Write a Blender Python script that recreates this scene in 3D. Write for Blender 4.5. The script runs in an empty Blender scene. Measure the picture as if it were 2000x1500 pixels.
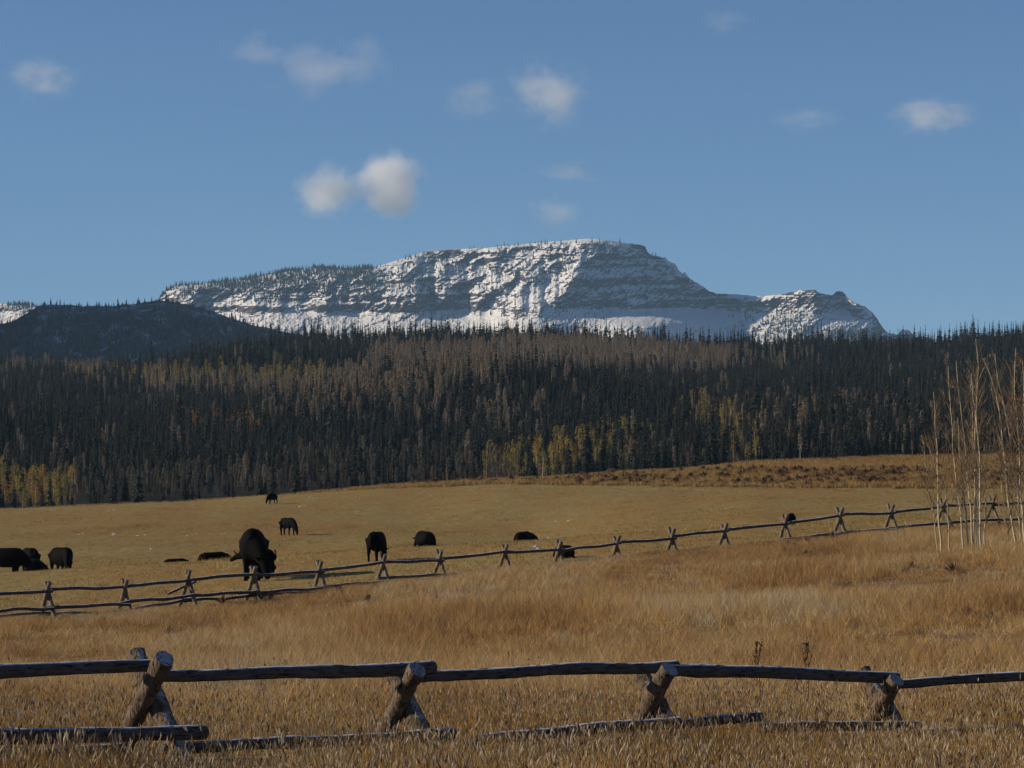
import bpy, math, random
import numpy as np
from mathutils import Vector, Matrix

R = math.radians
rng = np.random.default_rng(7)
random.seed(7)
scene = bpy.context.scene
COL = scene.collection

# ------------------------------------------------------------------ camera, sky, sun, exposure
F = 6000.0                      # focal length in pixels of the 2000 px wide photograph
PITCH = math.atan((1060.0 - 750.0) / F)
cam_data = bpy.data.cameras.new('camera')
cam_data.sensor_width = 36.0
cam_data.lens = 36.0 * F / 2000.0
cam_data.clip_start = 0.1
cam_data.clip_end = 60000.0
cam = bpy.data.objects.new('camera', cam_data)
cam.location = (0, 0, 0)
cam.rotation_euler = (math.pi / 2 + PITCH, 0, 0)
COL.objects.link(cam)
scene.camera = cam

SUN_EL = 20.0
SUN_AZ = 270.0                  # compass style, 0 = +Y, clockwise; 270 = from the left
world = bpy.data.worlds.new('World')
scene.world = world
world.use_nodes = True
wn = world.node_tree
for n in list(wn.nodes):
    wn.nodes.remove(n)
sky = wn.nodes.new('ShaderNodeTexSky')
sky.sky_type = 'NISHITA'
sky.sun_disc = False
sky.sun_elevation = R(SUN_EL)
sky.sun_rotation = R(SUN_AZ)
sky.altitude = 2600
sky.air_density = 1.0
sky.dust_density = 0.3
sky.ozone_density = 5.0
bg = wn.nodes.new('ShaderNodeBackground')
bg.inputs['Strength'].default_value = 0.071
wo = wn.nodes.new('ShaderNodeOutputWorld')
wn.links.new(sky.outputs[0], bg.inputs['Color'])
wn.links.new(bg.outputs[0], wo.inputs['Surface'])

sd = bpy.data.lights.new('sun', 'SUN')
sd.energy = 4.7
sd.angle = R(0.53)
sd.color = (1.0, 0.87, 0.68)
sun = bpy.data.objects.new('sun', sd)
to_sun = Vector((math.sin(R(SUN_AZ)) * math.cos(R(SUN_EL)), math.cos(R(SUN_AZ)) * math.cos(R(SUN_EL)), math.sin(R(SUN_EL))))
sun.rotation_euler = to_sun.to_track_quat('Z', 'Y').to_euler()
COL.objects.link(sun)

scene.view_settings.view_transform = 'Standard'
scene.view_settings.look = 'None'
scene.view_settings.exposure = 0.33
scene.view_settings.gamma = 1.0
scene.view_settings.use_curve_mapping = False
scene.render.engine = 'CYCLES'
scene.cycles.max_bounces = 6
scene.cycles.diffuse_bounces = 3
scene.cycles.transparent_max_bounces = 8
scene.cycles.volume_bounces = 2
scene.cycles.volume_max_steps = 64
scene.cycles.use_denoising = True

# ------------------------------------------------------------------ helpers
cP, sP = math.cos(PITCH), math.sin(PITCH)


def ray(px, py):
    a = (np.asarray(px, float) - 1000.0) / F
    b = (750.0 - np.asarray(py, float)) / F
    return a, cP - b * sP, sP + b * cP


def P(px, py, D):
    """world point seen at photo pixel (px, py) at forward distance D"""
    a, y, z = ray(px, py)
    k = np.asarray(D, float) / y
    return np.stack(np.broadcast_arrays(a * k, y * k, z * k), -1)


def V(px, py, D):
    return Vector(P(px, py, D).tolist())


def project(x, y, z):
    d = y * cP + z * sP
    return 1000 + F * x / d, 750 - F * (-y * sP + z * cP) / d


_T = rng.random(65536).astype(np.float64)


def _h(ix, iy, iz):
    n = (ix * 374761393 + iy * 668265263 + iz * 2147483647) & 0xffffffff
    n = ((n ^ (n >> 13)) * 1274126177) & 0xffffffff
    return _T[(n ^ (n >> 16)) & 65535]


def vnoise(x, y, z=0.0):
    x, y, z = np.broadcast_arrays(np.asarray(x, float), np.asarray(y, float), np.asarray(z, float))
    ix, iy, iz = np.floor(x).astype(np.int64), np.floor(y).astype(np.int64), np.floor(z).astype(np.int64)
    fx, fy, fz = x - ix, y - iy, z - iz
    fx, fy, fz = fx * fx * (3 - 2 * fx), fy * fy * (3 - 2 * fy), fz * fz * (3 - 2 * fz)
    r = 0
    for dx in (0, 1):
        for dy in (0, 1):
            for dz in (0, 1):
                w = (fx if dx else 1 - fx) * (fy if dy else 1 - fy) * (fz if dz else 1 - fz)
                r = r + w * _h(ix + dx, iy + dy, iz + dz)
    return r * 2 - 1


def fbm(x, y, z=0.0, o=4):
    r, a, t = 0, 1.0, 0
    for i in range(o):
        r = r + a * vnoise(np.asarray(x) * 2 ** i + 17.3 * i, np.asarray(y) * 2 ** i + 5.1 * i, np.asarray(z) * 2 ** i)
        t += a
        a *= 0.5
    return r / t


def smooth(e0, e1, x):
    t = np.clip((x - e0) / (e1 - e0), 0, 1)
    return t * t * (3 - 2 * t)


def mesh_np(name, verts, faces, mat=None, smooth_shade=False, mats=None, mat_idx=None):
    """faces: (n,3) or (n,4) int array, or list of such arrays"""
    verts = np.asarray(verts, np.float32)
    if not isinstance(faces, list):
        faces = [faces]
    faces = [np.asarray(f, np.int32) for f in faces if len(f)]
    loops = np.concatenate([f.ravel() for f in faces])
    tot = np.concatenate([np.full(len(f), f.shape[1], np.int32) for f in faces])
    start = np.concatenate([[0], np.cumsum(tot)[:-1]]).astype(np.int32)
    me = bpy.data.meshes.new(name)
    me.vertices.add(len(verts))
    me.vertices.foreach_set('co', verts.ravel())
    me.loops.add(len(loops))
    me.loops.foreach_set('vertex_index', loops)
    me.polygons.add(len(tot))
    me.polygons.foreach_set('loop_start', start)
    me.polygons.foreach_set('loop_total', tot)
    if mats:
        for m in mats:
            me.materials.append(m)
    elif mat:
        me.materials.append(mat)
    if mat_idx is not None:
        me.polygons.foreach_set('material_index', np.asarray(mat_idx, np.int32))
    me.polygons.foreach_set('use_smooth', np.full(len(tot), smooth_shade, bool))
    me.update(calc_edges=True)
    return me


def obj(name, me, parent=None, loc=None):
    o = bpy.data.objects.new(name, me)
    COL.objects.link(o)
    if parent is not None:
        o.parent = parent
    if loc is not None:
        o.location = loc
    return o


def tag(o, label=None, cat=None, group=None, kind=None):
    if label:
        o['label'] = label
    if cat:
        o['category'] = cat
    if group:
        o['group'] = group
    if kind:
        o['kind'] = kind
    return o


def grid_faces(nr, nc):
    i = np.arange(nr - 1)[:, None] * nc + np.arange(nc - 1)[None, :]
    return np.stack([i, i + 1, i + nc + 1, i + nc], -1).reshape(-1, 4)


class Geo:
    """collects triangles / quads into one mesh"""
    def __init__(s):
        s.v, s.t, s.q, s.n = [], [], [], 0
        s.tm, s.qm = [], []

    def add(s, v, tris=None, quads=None, m=0):
        v = np.asarray(v, float)
        if tris is not None and len(tris):
            s.t.append(np.asarray(tris) + s.n)
            s.tm.append(np.full(len(tris), m))
        if quads is not None and len(quads):
            s.q.append(np.asarray(quads) + s.n)
            s.qm.append(np.full(len(quads), m))
        s.v.append(v)
        s.n += len(v)

    def tube(s, pts, rad, n=6, m=0, caps=True, squash=None, wob=0.0):
        pts = np.asarray(pts, float)
        rad = np.asarray(rad, float) * np.ones(len(pts))
        d = np.gradient(pts, axis=0)
        d /= np.linalg.norm(d, axis=1)[:, None] + 1e-9
        up = np.array([0, 0, 1.0]) if abs(d[0][2]) < 0.9 else np.array([1.0, 0, 0])
        e1 = np.cross(d, up)
        e1 /= np.linalg.norm(e1, axis=1)[:, None] + 1e-9
        e2 = np.cross(e1, d)
        a = np.arange(n) / n * 2 * math.pi
        rr = rad[:, None] * (1 + wob * (rng.random((len(pts), n)) - .5))
        r2 = rr if squash is None else rr * np.asarray(squash, float)[:, None]
        v = pts[:, None] + e1[:, None] * (np.cos(a) * rr)[..., None] + e2[:, None] * (np.sin(a) * r2)[..., None]
        v = v.reshape(-1, 3)
        i = np.arange(len(pts) - 1)[:, None] * n + np.arange(n)[None]
        j = np.arange(len(pts) - 1)[:, None] * n + (np.arange(n)[None] + 1) % n
        q = np.stack([i, j, j + n, i + n], -1).reshape(-1, 4)
        tr = None
        if caps:
            v = np.concatenate([v, pts[:1], pts[-1:]])
            c0, c1, L = len(v) - 2, len(v) - 1, (len(pts) - 1) * n
            tr = [[c0, (k + 1) % n, k] for k in range(n)] + [[c1, L + k, L + (k + 1) % n] for k in range(n)]
        s.add(v, tr, q, m)

    def mesh(s, name, mats, smooth_shade=False):
        f, mi = [], []
        if s.t:
            f.append(np.concatenate(s.t)); mi.append(np.concatenate(s.tm))
        if s.q:
            f.append(np.concatenate(s.q)); mi.append(np.concatenate(s.qm))
        return mesh_np(name, np.concatenate(s.v), f, mats=mats, mat_idx=np.concatenate(mi), smooth_shade=smooth_shade)


# ------------------------------------------------------------------ materials
def new_mat(name):
    m = bpy.data.materials.new(name)
    m.use_nodes = True
    nt = m.node_tree
    for n in list(nt.nodes):
        nt.nodes.remove(n)
    out = nt.nodes.new('ShaderNodeOutputMaterial')
    return m, nt, out


def N(nt, typ, **kw):
    n = nt.nodes.new(typ)
    for k, v in kw.items():
        if k.startswith('i_'):
            n.inputs[k[2:].replace('_', ' ')].default_value = v
        else:
            setattr(n, k, v)
    return n


def noise_node(nt, scale, detail=4, rough=0.55, vec=None, vscale=None):
    n = N(nt, 'ShaderNodeTexNoise')
    n.inputs['Scale'].default_value = scale
    n.inputs['Detail'].default_value = detail
    n.inputs['Roughness'].default_value = rough
    if vec is not None:
        if vscale is not None:
            mp = N(nt, 'ShaderNodeMapping')
            mp.inputs['Scale'].default_value = vscale
            nt.links.new(vec, mp.inputs['Vector'])
            vec = mp.outputs[0]
        nt.links.new(vec, n.inputs['Vector'])
    return n


def ramp(nt, fac, stops):
    r = N(nt, 'ShaderNodeValToRGB')
    el = r.color_ramp.elements
    while len(el) < len(stops):
        el.new(0.5)
    for e, (p, c) in zip(el, stops):
        e.position = p
        e.color = (*c, 1) if len(c) == 3 else c
    nt.links.new(fac, r.inputs['Fac'])
    return r


def mixc(nt, fac, a, b):
    m = N(nt, 'ShaderNodeMix', data_type='RGBA')
    for s, v in ((0, fac), (6, a), (7, b)):
        if hasattr(v, 'is_output'):
            nt.links.new(v, m.inputs[s])
        elif s == 0:
            m.inputs[0].default_value = v
        else:
            m.inputs[s].default_value = (*v, 1)
    return m.outputs[2]


def math_n(nt, op, a, b=0.0, clamp=False):
    m = N(nt, 'ShaderNodeMath', operation=op, use_clamp=clamp)
    for i, v in enumerate((a, b)):
        if hasattr(v, 'is_output'):
            nt.links.new(v, m.inputs[i])
        else:
            m.inputs[i].default_value = v
    return m.outputs[0]


def diffuse_out(nt, out, col, rough=0.9, translucent=0.0, spec=0.2, normal=None):
    b = N(nt, 'ShaderNodeBsdfPrincipled')
    nt.links.new(col, b.inputs['Base Color']) if hasattr(col, 'is_output') else setattr(b.inputs['Base Color'], 'default_value', (*col, 1))
    b.inputs['Roughness'].default_value = rough
    b.inputs['Specular IOR Level'].default_value = spec
    if normal is not None:
        nt.links.new(normal, b.inputs['Normal'])
    if translucent > 0:
        t = N(nt, 'ShaderNodeBsdfTranslucent')
        if hasattr(col, 'is_output'):
            nt.links.new(col, t.inputs['Color'])
        else:
            t.inputs['Color'].default_value = (*col, 1)
        mx = N(nt, 'ShaderNodeMixShader')
        mx.inputs[0].default_value = translucent
        nt.links.new(b.outputs[0], mx.inputs[1])
        nt.links.new(t.outputs[0], mx.inputs[2])
        nt.links.new(mx.outputs[0], out.inputs['Surface'])
    else:
        nt.links.new(b.outputs[0], out.inputs['Surface'])
    return b


def leafy_mat(name, cols, translucent=0.2, world_scale=None, rough=0.85, spec=0.15, rnd=0.5):
    """colour picked per plant (object random) and by patches of the ground it stands on"""
    m, nt, out = new_mat(name)
    oi = N(nt, 'ShaderNodeObjectInfo')
    f = oi.outputs['Random']
    if world_scale:
        g = N(nt, 'ShaderNodeNewGeometry')
        ns = noise_node(nt, world_scale, 3, 0.6, g.outputs['Position'], (1, 0.45, 1))
        a = math_n(nt, 'SUBTRACT', ns.outputs[0], 0.5)
        a = math_n(nt, 'MULTIPLY', a, 1.9)
        a = math_n(nt, 'ADD', a, 0.5)
        b = math_n(nt, 'SUBTRACT', f, 0.5)
        b = math_n(nt, 'MULTIPLY', b, rnd)
        f = math_n(nt, 'ADD', a, b, True)
    k = len(cols) - 1
    r = ramp(nt, f, [(i / k, c) for i, c in enumerate(cols)])
    diffuse_out(nt, out, r.outputs[0], rough, translucent, spec)
    return m


GRASS_COLS = [(.25, .14, .065), (.36, .205, .08), (.46, .285, .10), (.38, .265, .15), (.52, .37, .17), (.47, .385, .27)]
MAT_GRASS = leafy_mat('tall_dry_grass', GRASS_COLS, 0.3, 0.16, rnd=.7)
MAT_FGRASS = leafy_mat('seeding_grass', [(.16, .085, .025), (.38, .21, .05), (.50, .31, .085), (.27, .155, .045), (.40, .25, .08), (.66, .52, .27)], 0.3, 0.3, rnd=.9)
MAT_SEED = leafy_mat('seed_heads', [(.12, .078, .05), (.36, .25, .14), (.70, .58, .40), (.20, .13, .08)], 0.15, rnd=1)
MAT_SHORT = leafy_mat('short_pasture_grass', [(.11, .065, .022), (.27, .155, .045), (.30, .21, .07), (.25, .20, .07), (.42, .32, .13)], 0.2, 0.07, rnd=1.1)
MAT_BAND = leafy_mat('rusty_meadow_edge_grass', [(.17, .09, .038), (.27, .16, .058), (.36, .24, .09), (.24, .15, .07)], 0.2, 0.04, rnd=.8)
MAT_SAGE = leafy_mat('brown_scrub_twigs', [(.11, .065, .035), (.18, .11, .06), (.14, .095, .055)], 0.0, rnd=1)
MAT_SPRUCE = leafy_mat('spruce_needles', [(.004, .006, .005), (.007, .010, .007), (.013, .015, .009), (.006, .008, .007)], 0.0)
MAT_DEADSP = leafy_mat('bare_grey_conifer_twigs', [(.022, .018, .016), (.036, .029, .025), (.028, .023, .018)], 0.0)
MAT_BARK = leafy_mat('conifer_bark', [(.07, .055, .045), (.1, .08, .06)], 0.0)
MAT_PALE = leafy_mat('pale_aspen_bark', [(.30, .26, .20), (.42, .38, .3)], 0.0)
MAT_TWIG = leafy_mat('bare_aspen_twigs', [(.22, .165, .11), (.28, .21, .14), (.23, .175, .125)], 0.1)
MAT_GREYTWIG = leafy_mat('grey_aspen_twigs', [(.13, .105, .075), (.18, .145, .10)], 0.0)
MAT_YELLOW = leafy_mat('yellow_aspen_leaves', [(.25, .19, .035), (.37, .26, .04), (.20, .18, .045), (.33, .20, .04)], 0.25)
MAT_ORANGE = leafy_mat('orange_aspen_leaves', [(.24, .11, .03), (.30, .15, .04)], 0.3)
MAT_FAR = leafy_mat('far_spruce_needles', [(.014, .019, .014), (.020, .026, .018)], 0.0)


def wood_mat(name, dark, light, frost=0.5, stretch=(.12, .12, 1.0), thr=.62, deep=.02):
    m, nt, out = new_mat(name)
    tc = N(nt, 'ShaderNodeTexCoord')
    g = N(nt, 'ShaderNodeNewGeometry')
    n1 = noise_node(nt, 9, 6, 0.65, tc.outputs['Object'])
    n2 = noise_node(nt, 34, 4, 0.6, tc.outputs['Object'], stretch)
    mixf = math_n(nt, 'ADD', math_n(nt, 'MULTIPLY', n1.outputs[0], .6), math_n(nt, 'MULTIPLY', n2.outputs[0], .4))
    r = ramp(nt, mixf, [(.32, dark), (.52, tuple((a + b) / 2 for a, b in zip(dark, light))), (.7, light)])
    sep = N(nt, 'ShaderNodeSeparateXYZ')
    nt.links.new(g.outputs['Normal'], sep.inputs[0])
    fr = math_n(nt, 'SUBTRACT', sep.outputs[2], thr)
    fr = math_n(nt, 'MULTIPLY', fr, 5.0)
    nz = noise_node(nt, 25, 4, 0.6, tc.outputs['Object'])
    fr = math_n(nt, 'SUBTRACT', fr, math_n(nt, 'MULTIPLY', nz.outputs[0], 0.9), True)
    fr = math_n(nt, 'MULTIPLY', fr, frost)
    col = mixc(nt, fr, r.outputs[0], (.62, .63, .68))
    bp = N(nt, 'ShaderNodeBump')
    bp.inputs['Strength'].default_value = 0.9
    bp.inputs['Distance'].default_value = deep
    n3 = noise_node(nt, 60, 3, 0.6, tc.outputs['Object'], stretch)
    crack = ramp(nt, n3.outputs[0], [(.36, (0, 0, 0)), (.43, (1, 1, 1))])
    hgt = math_n(nt, 'ADD', math_n(nt, 'MULTIPLY', n2.outputs[0], .6), math_n(nt, 'MULTIPLY', crack.outputs[0], .5))
    nt.links.new(hgt, bp.inputs['Height'])
    col = mixc(nt, math_n(nt, 'SUBTRACT', 1.0, crack.outputs[0]), col, tuple(v * .45 for v in dark))
    diffuse_out(nt, out, col, 0.85, 0, 0.2, bp.outputs[0])
    return m


MAT_RAIL = wood_mat('weathered_rail_wood', (.045, .034, .029), (.125, .105, .095), .8)
MAT_LEG = wood_mat('barked_leg_wood', (.030, .017, .011), (.21, .15, .10), .75, (1.0, 1.0, .1), .50, .045)

MAT_FLEG = wood_mat('sunlit_leg_wood', (.05, .034, .024), (.30, .235, .165), .5, (1.0, 1.0, .1))  # far fence legs: sunlight on them put into a lighter wood colour

# ground
def ground_mat():
    m, nt, out = new_mat('meadow_ground')
    g = N(nt, 'ShaderNodeNewGeometry')
    at = N(nt, 'ShaderNodeAttribute', attribute_name='zone')
    sep = N(nt, 'ShaderNodeSeparateColor')
    nt.links.new(at.outputs['Color'], sep.inputs[0])
    big = noise_node(nt, 0.05, 5, 0.6, g.outputs['Position'], (1, .35, 1))
    fine = noise_node(nt, 1.6, 5, 0.7, g.outputs['Position'], (1, .35, 1))
    mx = math_n(nt, 'ADD', math_n(nt, 'MULTIPLY', big.outputs[0], .6), math_n(nt, 'MULTIPLY', fine.outputs[0], .4))
    midn = noise_node(nt, .45, 4, 0.65, g.outputs['Position'], (1, .3, 1))
    mx2 = math_n(nt, 'ADD', math_n(nt, 'MULTIPLY', big.outputs[0], .4), math_n(nt, 'ADD', math_n(nt, 'MULTIPLY', fine.outputs[0], .3), math_n(nt, 'MULTIPLY', midn.outputs[0], .3)))
    past = ramp(nt, mx2, [(.36, (.15, .09, .026)), (.45, (.25, .145, .045)), (.52, (.235, .165, .058)), (.58, (.26, .195, .075)), (.68, (.34, .25, .10))])
    thatch = ramp(nt, mx, [(.35, (.10, .055, .025)), (.55, (.19, .11, .05)), (.7, (.30, .22, .14))])
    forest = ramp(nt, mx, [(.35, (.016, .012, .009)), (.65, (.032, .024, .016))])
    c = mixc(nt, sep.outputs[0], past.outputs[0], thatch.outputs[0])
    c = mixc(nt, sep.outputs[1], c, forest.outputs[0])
    bp = N(nt, 'ShaderNodeBump')
    bp.inputs['Strength'].default_value = 0.8
    bp.inputs['Distance'].default_value = 0.15
    nt.links.new(fine.outputs[0], bp.inputs['Height'])
    diffuse_out(nt, out, c, 0.95, 0, 0.1, bp.outputs[0])
    return m


# ------------------------------------------------------------------ terrain height
PXC = np.array([-2500, -400, 0, 350, 500, 800, 1000, 1300, 1500, 1800, 2000, 2400, 4500], float)
DC = np.array([28, 40, 60, 80, 95, 106, 118, 135, 150, 190, 250, 300, 340, 380, 420], float)
YT = np.array([
    # 28   40    60    80    95    106   118   135   150   190   250   300   340   380   420
    [1563, 1420, 1325, 1255, 1215, 1185, 1150, 1126, 1135, 1105, 1055, 1020, 1003, 1004, 1008],
    [1563, 1420, 1325, 1255, 1210, 1180, 1150, 1124, 1132, 1104, 1052, 1016, 999, 1000, 1004],
    [1563, 1420, 1325, 1252, 1207, 1175, 1145, 1119, 1126, 1100, 1050, 1012, 995, 997, 1002],
    [1563, 1420, 1322, 1250, 1198, 1162, 1128, 1098, 1116, 1092, 1046, 1000, 980, 984, 990],
    [1563, 1418, 1320, 1247, 1192, 1150, 1117, 1088, 1100, 1086, 1044, 995, 970, 974, 982],
    [1562, 1415, 1312, 1230, 1172, 1130, 1100, 1070, 1075, 1062, 1038, 990, 952, 952, 958],
    [1560, 1410, 1300, 1215, 1155, 1112, 1085, 1058, 1069, 1063, 1034, 975, 944, 940, 940],
    [1562, 1402, 1285, 1195, 1130, 1095, 1062, 1040, 1044, 1030, 1000, 962, 940, 925, 922],
    [1570, 1402, 1272, 1180, 1115, 1085, 1050, 1029, 1032, 1015, 985, 955, 935, 915, 903],
    [1574, 1402, 1255, 1160, 1100, 1072, 1038, 1018, 1018, 1003, 975, 950, 930, 908, 893],
    [1576, 1400, 1242, 1148, 1094, 1062, 1030, 1012, 1012, 998, 970, 948, 928, 906, 891],
    [1574, 1394, 1232, 1138, 1086, 1052, 1022, 1005, 1005, 990, 962, 942, 924, 900, 888],
    [1560, 1370, 1225, 1130, 1078, 1044, 1014, 998, 998, 982, 955, 936, 918, 895, 884],
], float)
RIDGE_PX = np.array([-2500, -600, 0, 200, 300, 400, 500, 600, 700, 850, 1000, 1100, 1200, 1300, 1400, 1500, 1600, 1700, 1800, 1900, 2000, 2300, 4500], float)
RIDGE_Y = np.array([690, 705, 722, 730, 728, 708, 690, 680, 676, 672, 668, 674, 680, 688, 694, 694, 690, 692, 690, 684, 672, 660, 650], float)


DFOOT, DRIDGE = 770.0, 1900.0


def interp_rows(px, xs, tab):
    """smooth interpolation of table rows along px -> (n, cols)"""
    px = np.clip(px, xs[0], xs[-1])
    i = np.clip(np.searchsorted(xs, px) - 1, 0, len(xs) - 2)
    t = (px - xs[i]) / (xs[i + 1] - xs[i])
    t = t * t * (3 - 2 * t) * .5 + t * .5
    return tab[i] * (1 - t)[:, None] + tab[i + 1] * t[:, None]


def ground_z(x, y):
    x, y = np.broadcast_arrays(np.asarray(x, float), np.asarray(y, float))
    sh = x.shape
    x, y = x.ravel(), y.ravel()
    yy = np.maximum(y, 6.0)
    px = 1000 + F * x / np.maximum(yy, 24.0)
    rows = interp_rows(px, PXC, YT)                          # apparent y at DC
    ry = np.interp(px, RIDGE_PX, RIDGE_Y)
    b = (750.0 - rows) / F
    Z = DC[None] * (sP + b * cP) / (cP - b * sP)              # world z at the table distances
    z420 = Z[:, -1]
    br = (750.0 - ry) / F
    zr = DRIDGE * (sP + br * cP) / (cP - br * sP)
    bf = (750.0 - (rows[:, -3:].min(axis=1) + 2.0)) / F
    zf = DFOOT * (sP + bf * cP) / (cP - bf * sP)
    D = yy
    z = np.zeros_like(D)
    near = D <= DC[0]
    z[near] = Z[near, 0]
    mid = (D > DC[0]) & (D <= DC[-1])
    k = np.clip(np.searchsorted(DC, D[mid]) - 1, 0, len(DC) - 2)
    t = (D[mid] - DC[k]) / (DC[k + 1] - DC[k])
    ar = np.arange(mid.sum())
    Zm = Z[mid]
    # catmull-rom
    k0, k3 = np.maximum(k - 1, 0), np.minimum(k + 2, len(DC) - 1)
    p0, p1, p2, p3 = Zm[ar, k0], Zm[ar, k], Zm[ar, k + 1], Zm[ar, k3]
    h = DC[k + 1] - DC[k]
    m1 = (p2 - p0) / np.maximum(DC[k + 1] - DC[k0], 1e-6) * h
    m2 = (p3 - p1) / np.maximum(DC[k3] - DC[k], 1e-6) * h
    z[mid] = (2 * t**3 - 3 * t**2 + 1) * p1 + (t**3 - 2 * t**2 + t) * m1 + (-2 * t**3 + 3 * t**2) * p2 + (t**3 - t**2) * m2
    dip = (D > DC[-1]) & (D <= DFOOT)
    tt = (D[dip] - DC[-1]) / (DFOOT - DC[-1])
    z[dip] = z420[dip] + (zf[dip] - z420[dip]) * tt - 2.5 * np.sin(tt * np.pi) ** 2
    far = (D > DFOOT) & (D <= DRIDGE)
    tt = (D[far] - DFOOT) / (DRIDGE - DFOOT)
    z[far] = zf[far] + (zr[far] - zf[far]) * (0.9 * tt + 0.1 * tt * tt)
    back = D > DRIDGE
    z[back] = zr[back] - (zr[back] + 30) * smooth(DRIDGE + 50, 3100, D[back])
    amp = np.interp(D, [0, 25, 60, 120, 420, 780, 950, 1800, 1950, 9000], [.03, .03, .08, .03, .06, .5, 3.0, 2.5, 1.0, 1.0])
    z = z + 12.0 * smooth(850, 1050, D) * (1 - smooth(1600, 1850, D)) * fbm((x + .35 * y) * .0075, (y - .5 * x) * .0042 + 4, 2.0, o=2)
    z = z + amp * fbm(x * .05 + 3, y * .03, o=3) + np.minimum(amp, .08) * fbm(x * .35, y * .25 + 9, o=3) * .5
    return z.reshape(sh)


def gz(x, y):
    return float(ground_z(np.array([x]), np.array([y]))[0])


# ground sheet
ys = np.concatenate([np.linspace(-90, 14, 18), np.arange(16, 60, .8), np.arange(60, 160, 1.1), np.arange(160, 440, 2.5),
                     np.arange(440, 2000, 14), np.linspace(2010, 12500, 60)])
nc = 420
uu = np.linspace(-1, 1, nc)
uu = np.sign(uu) * (np.abs(uu) * .62 + .38 * np.abs(uu) ** 4)
hw = 70 + np.maximum(ys, 0) * .78
X = uu[None] * hw[:, None]
Y = np.repeat(ys[:, None], nc, 1)
Z = ground_z(X, Y)
me = mesh_np('ground', np.stack([X, Y, Z], -1).reshape(-1, 3), grid_faces(len(ys), nc), ground_mat(), True)
dfence = lambda px: 94 + (px - 93) / 1750 * 26.0
pxg = 1000 + F * X / np.maximum(Y, 24)
band_d = lambda px: np.interp(px, [-500, 550, 800, 1000, 1300, 1500, 1700, 2000], [345, 343, 338, 336, 318, 304, 296, 284])
zone_tall = 1 - smooth(-1.5, 1.5, Y - dfence(np.clip(pxg, -600, 2600)))
zone_band = smooth(0, 5, Y - band_d(pxg)) * smooth(520, 720, pxg)
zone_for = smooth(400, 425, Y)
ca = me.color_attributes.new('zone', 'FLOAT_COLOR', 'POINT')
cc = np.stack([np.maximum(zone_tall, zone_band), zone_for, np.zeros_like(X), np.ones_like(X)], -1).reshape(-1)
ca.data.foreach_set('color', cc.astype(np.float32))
tag(obj('ground', me), kind='structure')

# ------------------------------------------------------------------ mountain
SKY_PX = np.array([-500, 0, 65, 130, 200, 250, 310, 325, 345, 400, 450, 500, 560, 620, 680, 730, 760, 800, 830, 880, 950, 1000, 1050, 1100, 1150, 1180, 1210, 1240, 1260, 1264, 1275, 1300, 1304, 1318, 1326, 1334, 1337, 1342, 1352, 1370, 1385, 1400, 1450, 1490, 1500, 1540, 1560, 1592, 1600, 1625, 1634, 1647, 1655, 1668, 1690, 1705, 1715, 1725, 1735, 1755, 1763, 1775, 1785, 1810, 1960], float)
SKY_Y = np.array([600, 593, 597, 604, 604, 600, 584, 568, 557, 553, 549, 540, 529, 523, 526, 522, 513, 501, 491, 487, 484, 479, 474, 470, 466, 468, 473, 477, 480, 492, 499, 503, 509, 515, 529, 536, 531, 537, 548, 557, 568, 573, 576, 579, 577, 572, 566, 566, 572, 577, 569, 570, 581, 591, 599, 611, 625, 641, 650, 655, 642, 645, 656, 668, 700], float)
mpx = np.arange(-500, 1960, 1.35)
NR = 290
ytop = np.interp(mpx, SKY_PX, SKY_Y) + 1.1 * vnoise(mpx * .35, 1.0) * smooth(1180, 1230, mpx) + .5 * vnoise(mpx * .2, 7.0)
YB = 705.0
t = (np.arange(NR) / (NR - 1)) ** 1.0
PXM = np.repeat(mpx[None], NR, 0)
YM = ytop[None] + (YB - ytop[None]) * t[:, None]
talus_w = smooth(598, 612, YM)
A_L = np.interp(PXM, [-500, 0, 300, 340, 1180, 1960], [9200, 8900, 8610, 8560, 7950, 7470])
A_R = np.interp(PXM, [-500, 0, 1180, 1400, 1480, 1590, 1645, 1672, 1700, 1780, 1960], [6000, 6400, 7950, 8130, 8060, 7950, 8045, 7995, 8060, 8230, 8700])
# strata: inverse slope along the fall of each column
wav = 2.2 * fbm(PXM * .012, YM * .03 + 3, o=3)
yl = YM + wav + (PXM - 1200) * .012
st = vnoise(yl * .125, PXM * .004, 3.0) + .5 * vnoise(yl * .34, PXM * .012, 8.0)
face_r = smooth(-25, 25, PXM - 1180 + 1.62 * (np.minimum(YM, 603) - 470)) * (1 - talus_w)
cliffband = smooth(568, 574, yl - 0 * YM) * (1 - smooth(600, 606, yl)) * smooth(520, 700, PXM)
cliff = np.clip(face_r * smooth(-.12, .18, st) + cliffband * smooth(-.9, -.4, st + .5 * fbm(PXM * .05, YM * .05, 2)) * 1.6 +
                (1 - face_r) * (1 - talus_w) * smooth(.22, .42, st + .7 * fbm(PXM * .03, YM * .05, 5)) * .95, 0, 1)
cap = smooth(1225, 1240, PXM) * (1 - smooth(8, 11, YM - ytop[None])) * (1 - smooth(1262, 1266, PXM))
crag = smooth(1440, 1480, PXM) * (1 - smooth(24, 34, (YM - ytop[None]) + 6 * fbm(PXM * .05, YM * .05, 6)))
cliff = np.clip(np.maximum(np.maximum(cliff, cap), crag * smooth(-.5, 0, st)), 0, 1)
dy = np.diff(YM, axis=0, prepend=YM[:1])
band = cliffband * np.ones_like(YM)


def fall(ledge, wall, mean, cf):
    inv_ = (1 - cf) * ledge + cf * wall
    inv_ = inv_ * (1 - talus_w) + talus_w * 1.9
    return (np.cumsum(inv_ * dy, axis=0) + mean * (ytop[None] - 466.0)) * 1.42


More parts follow.
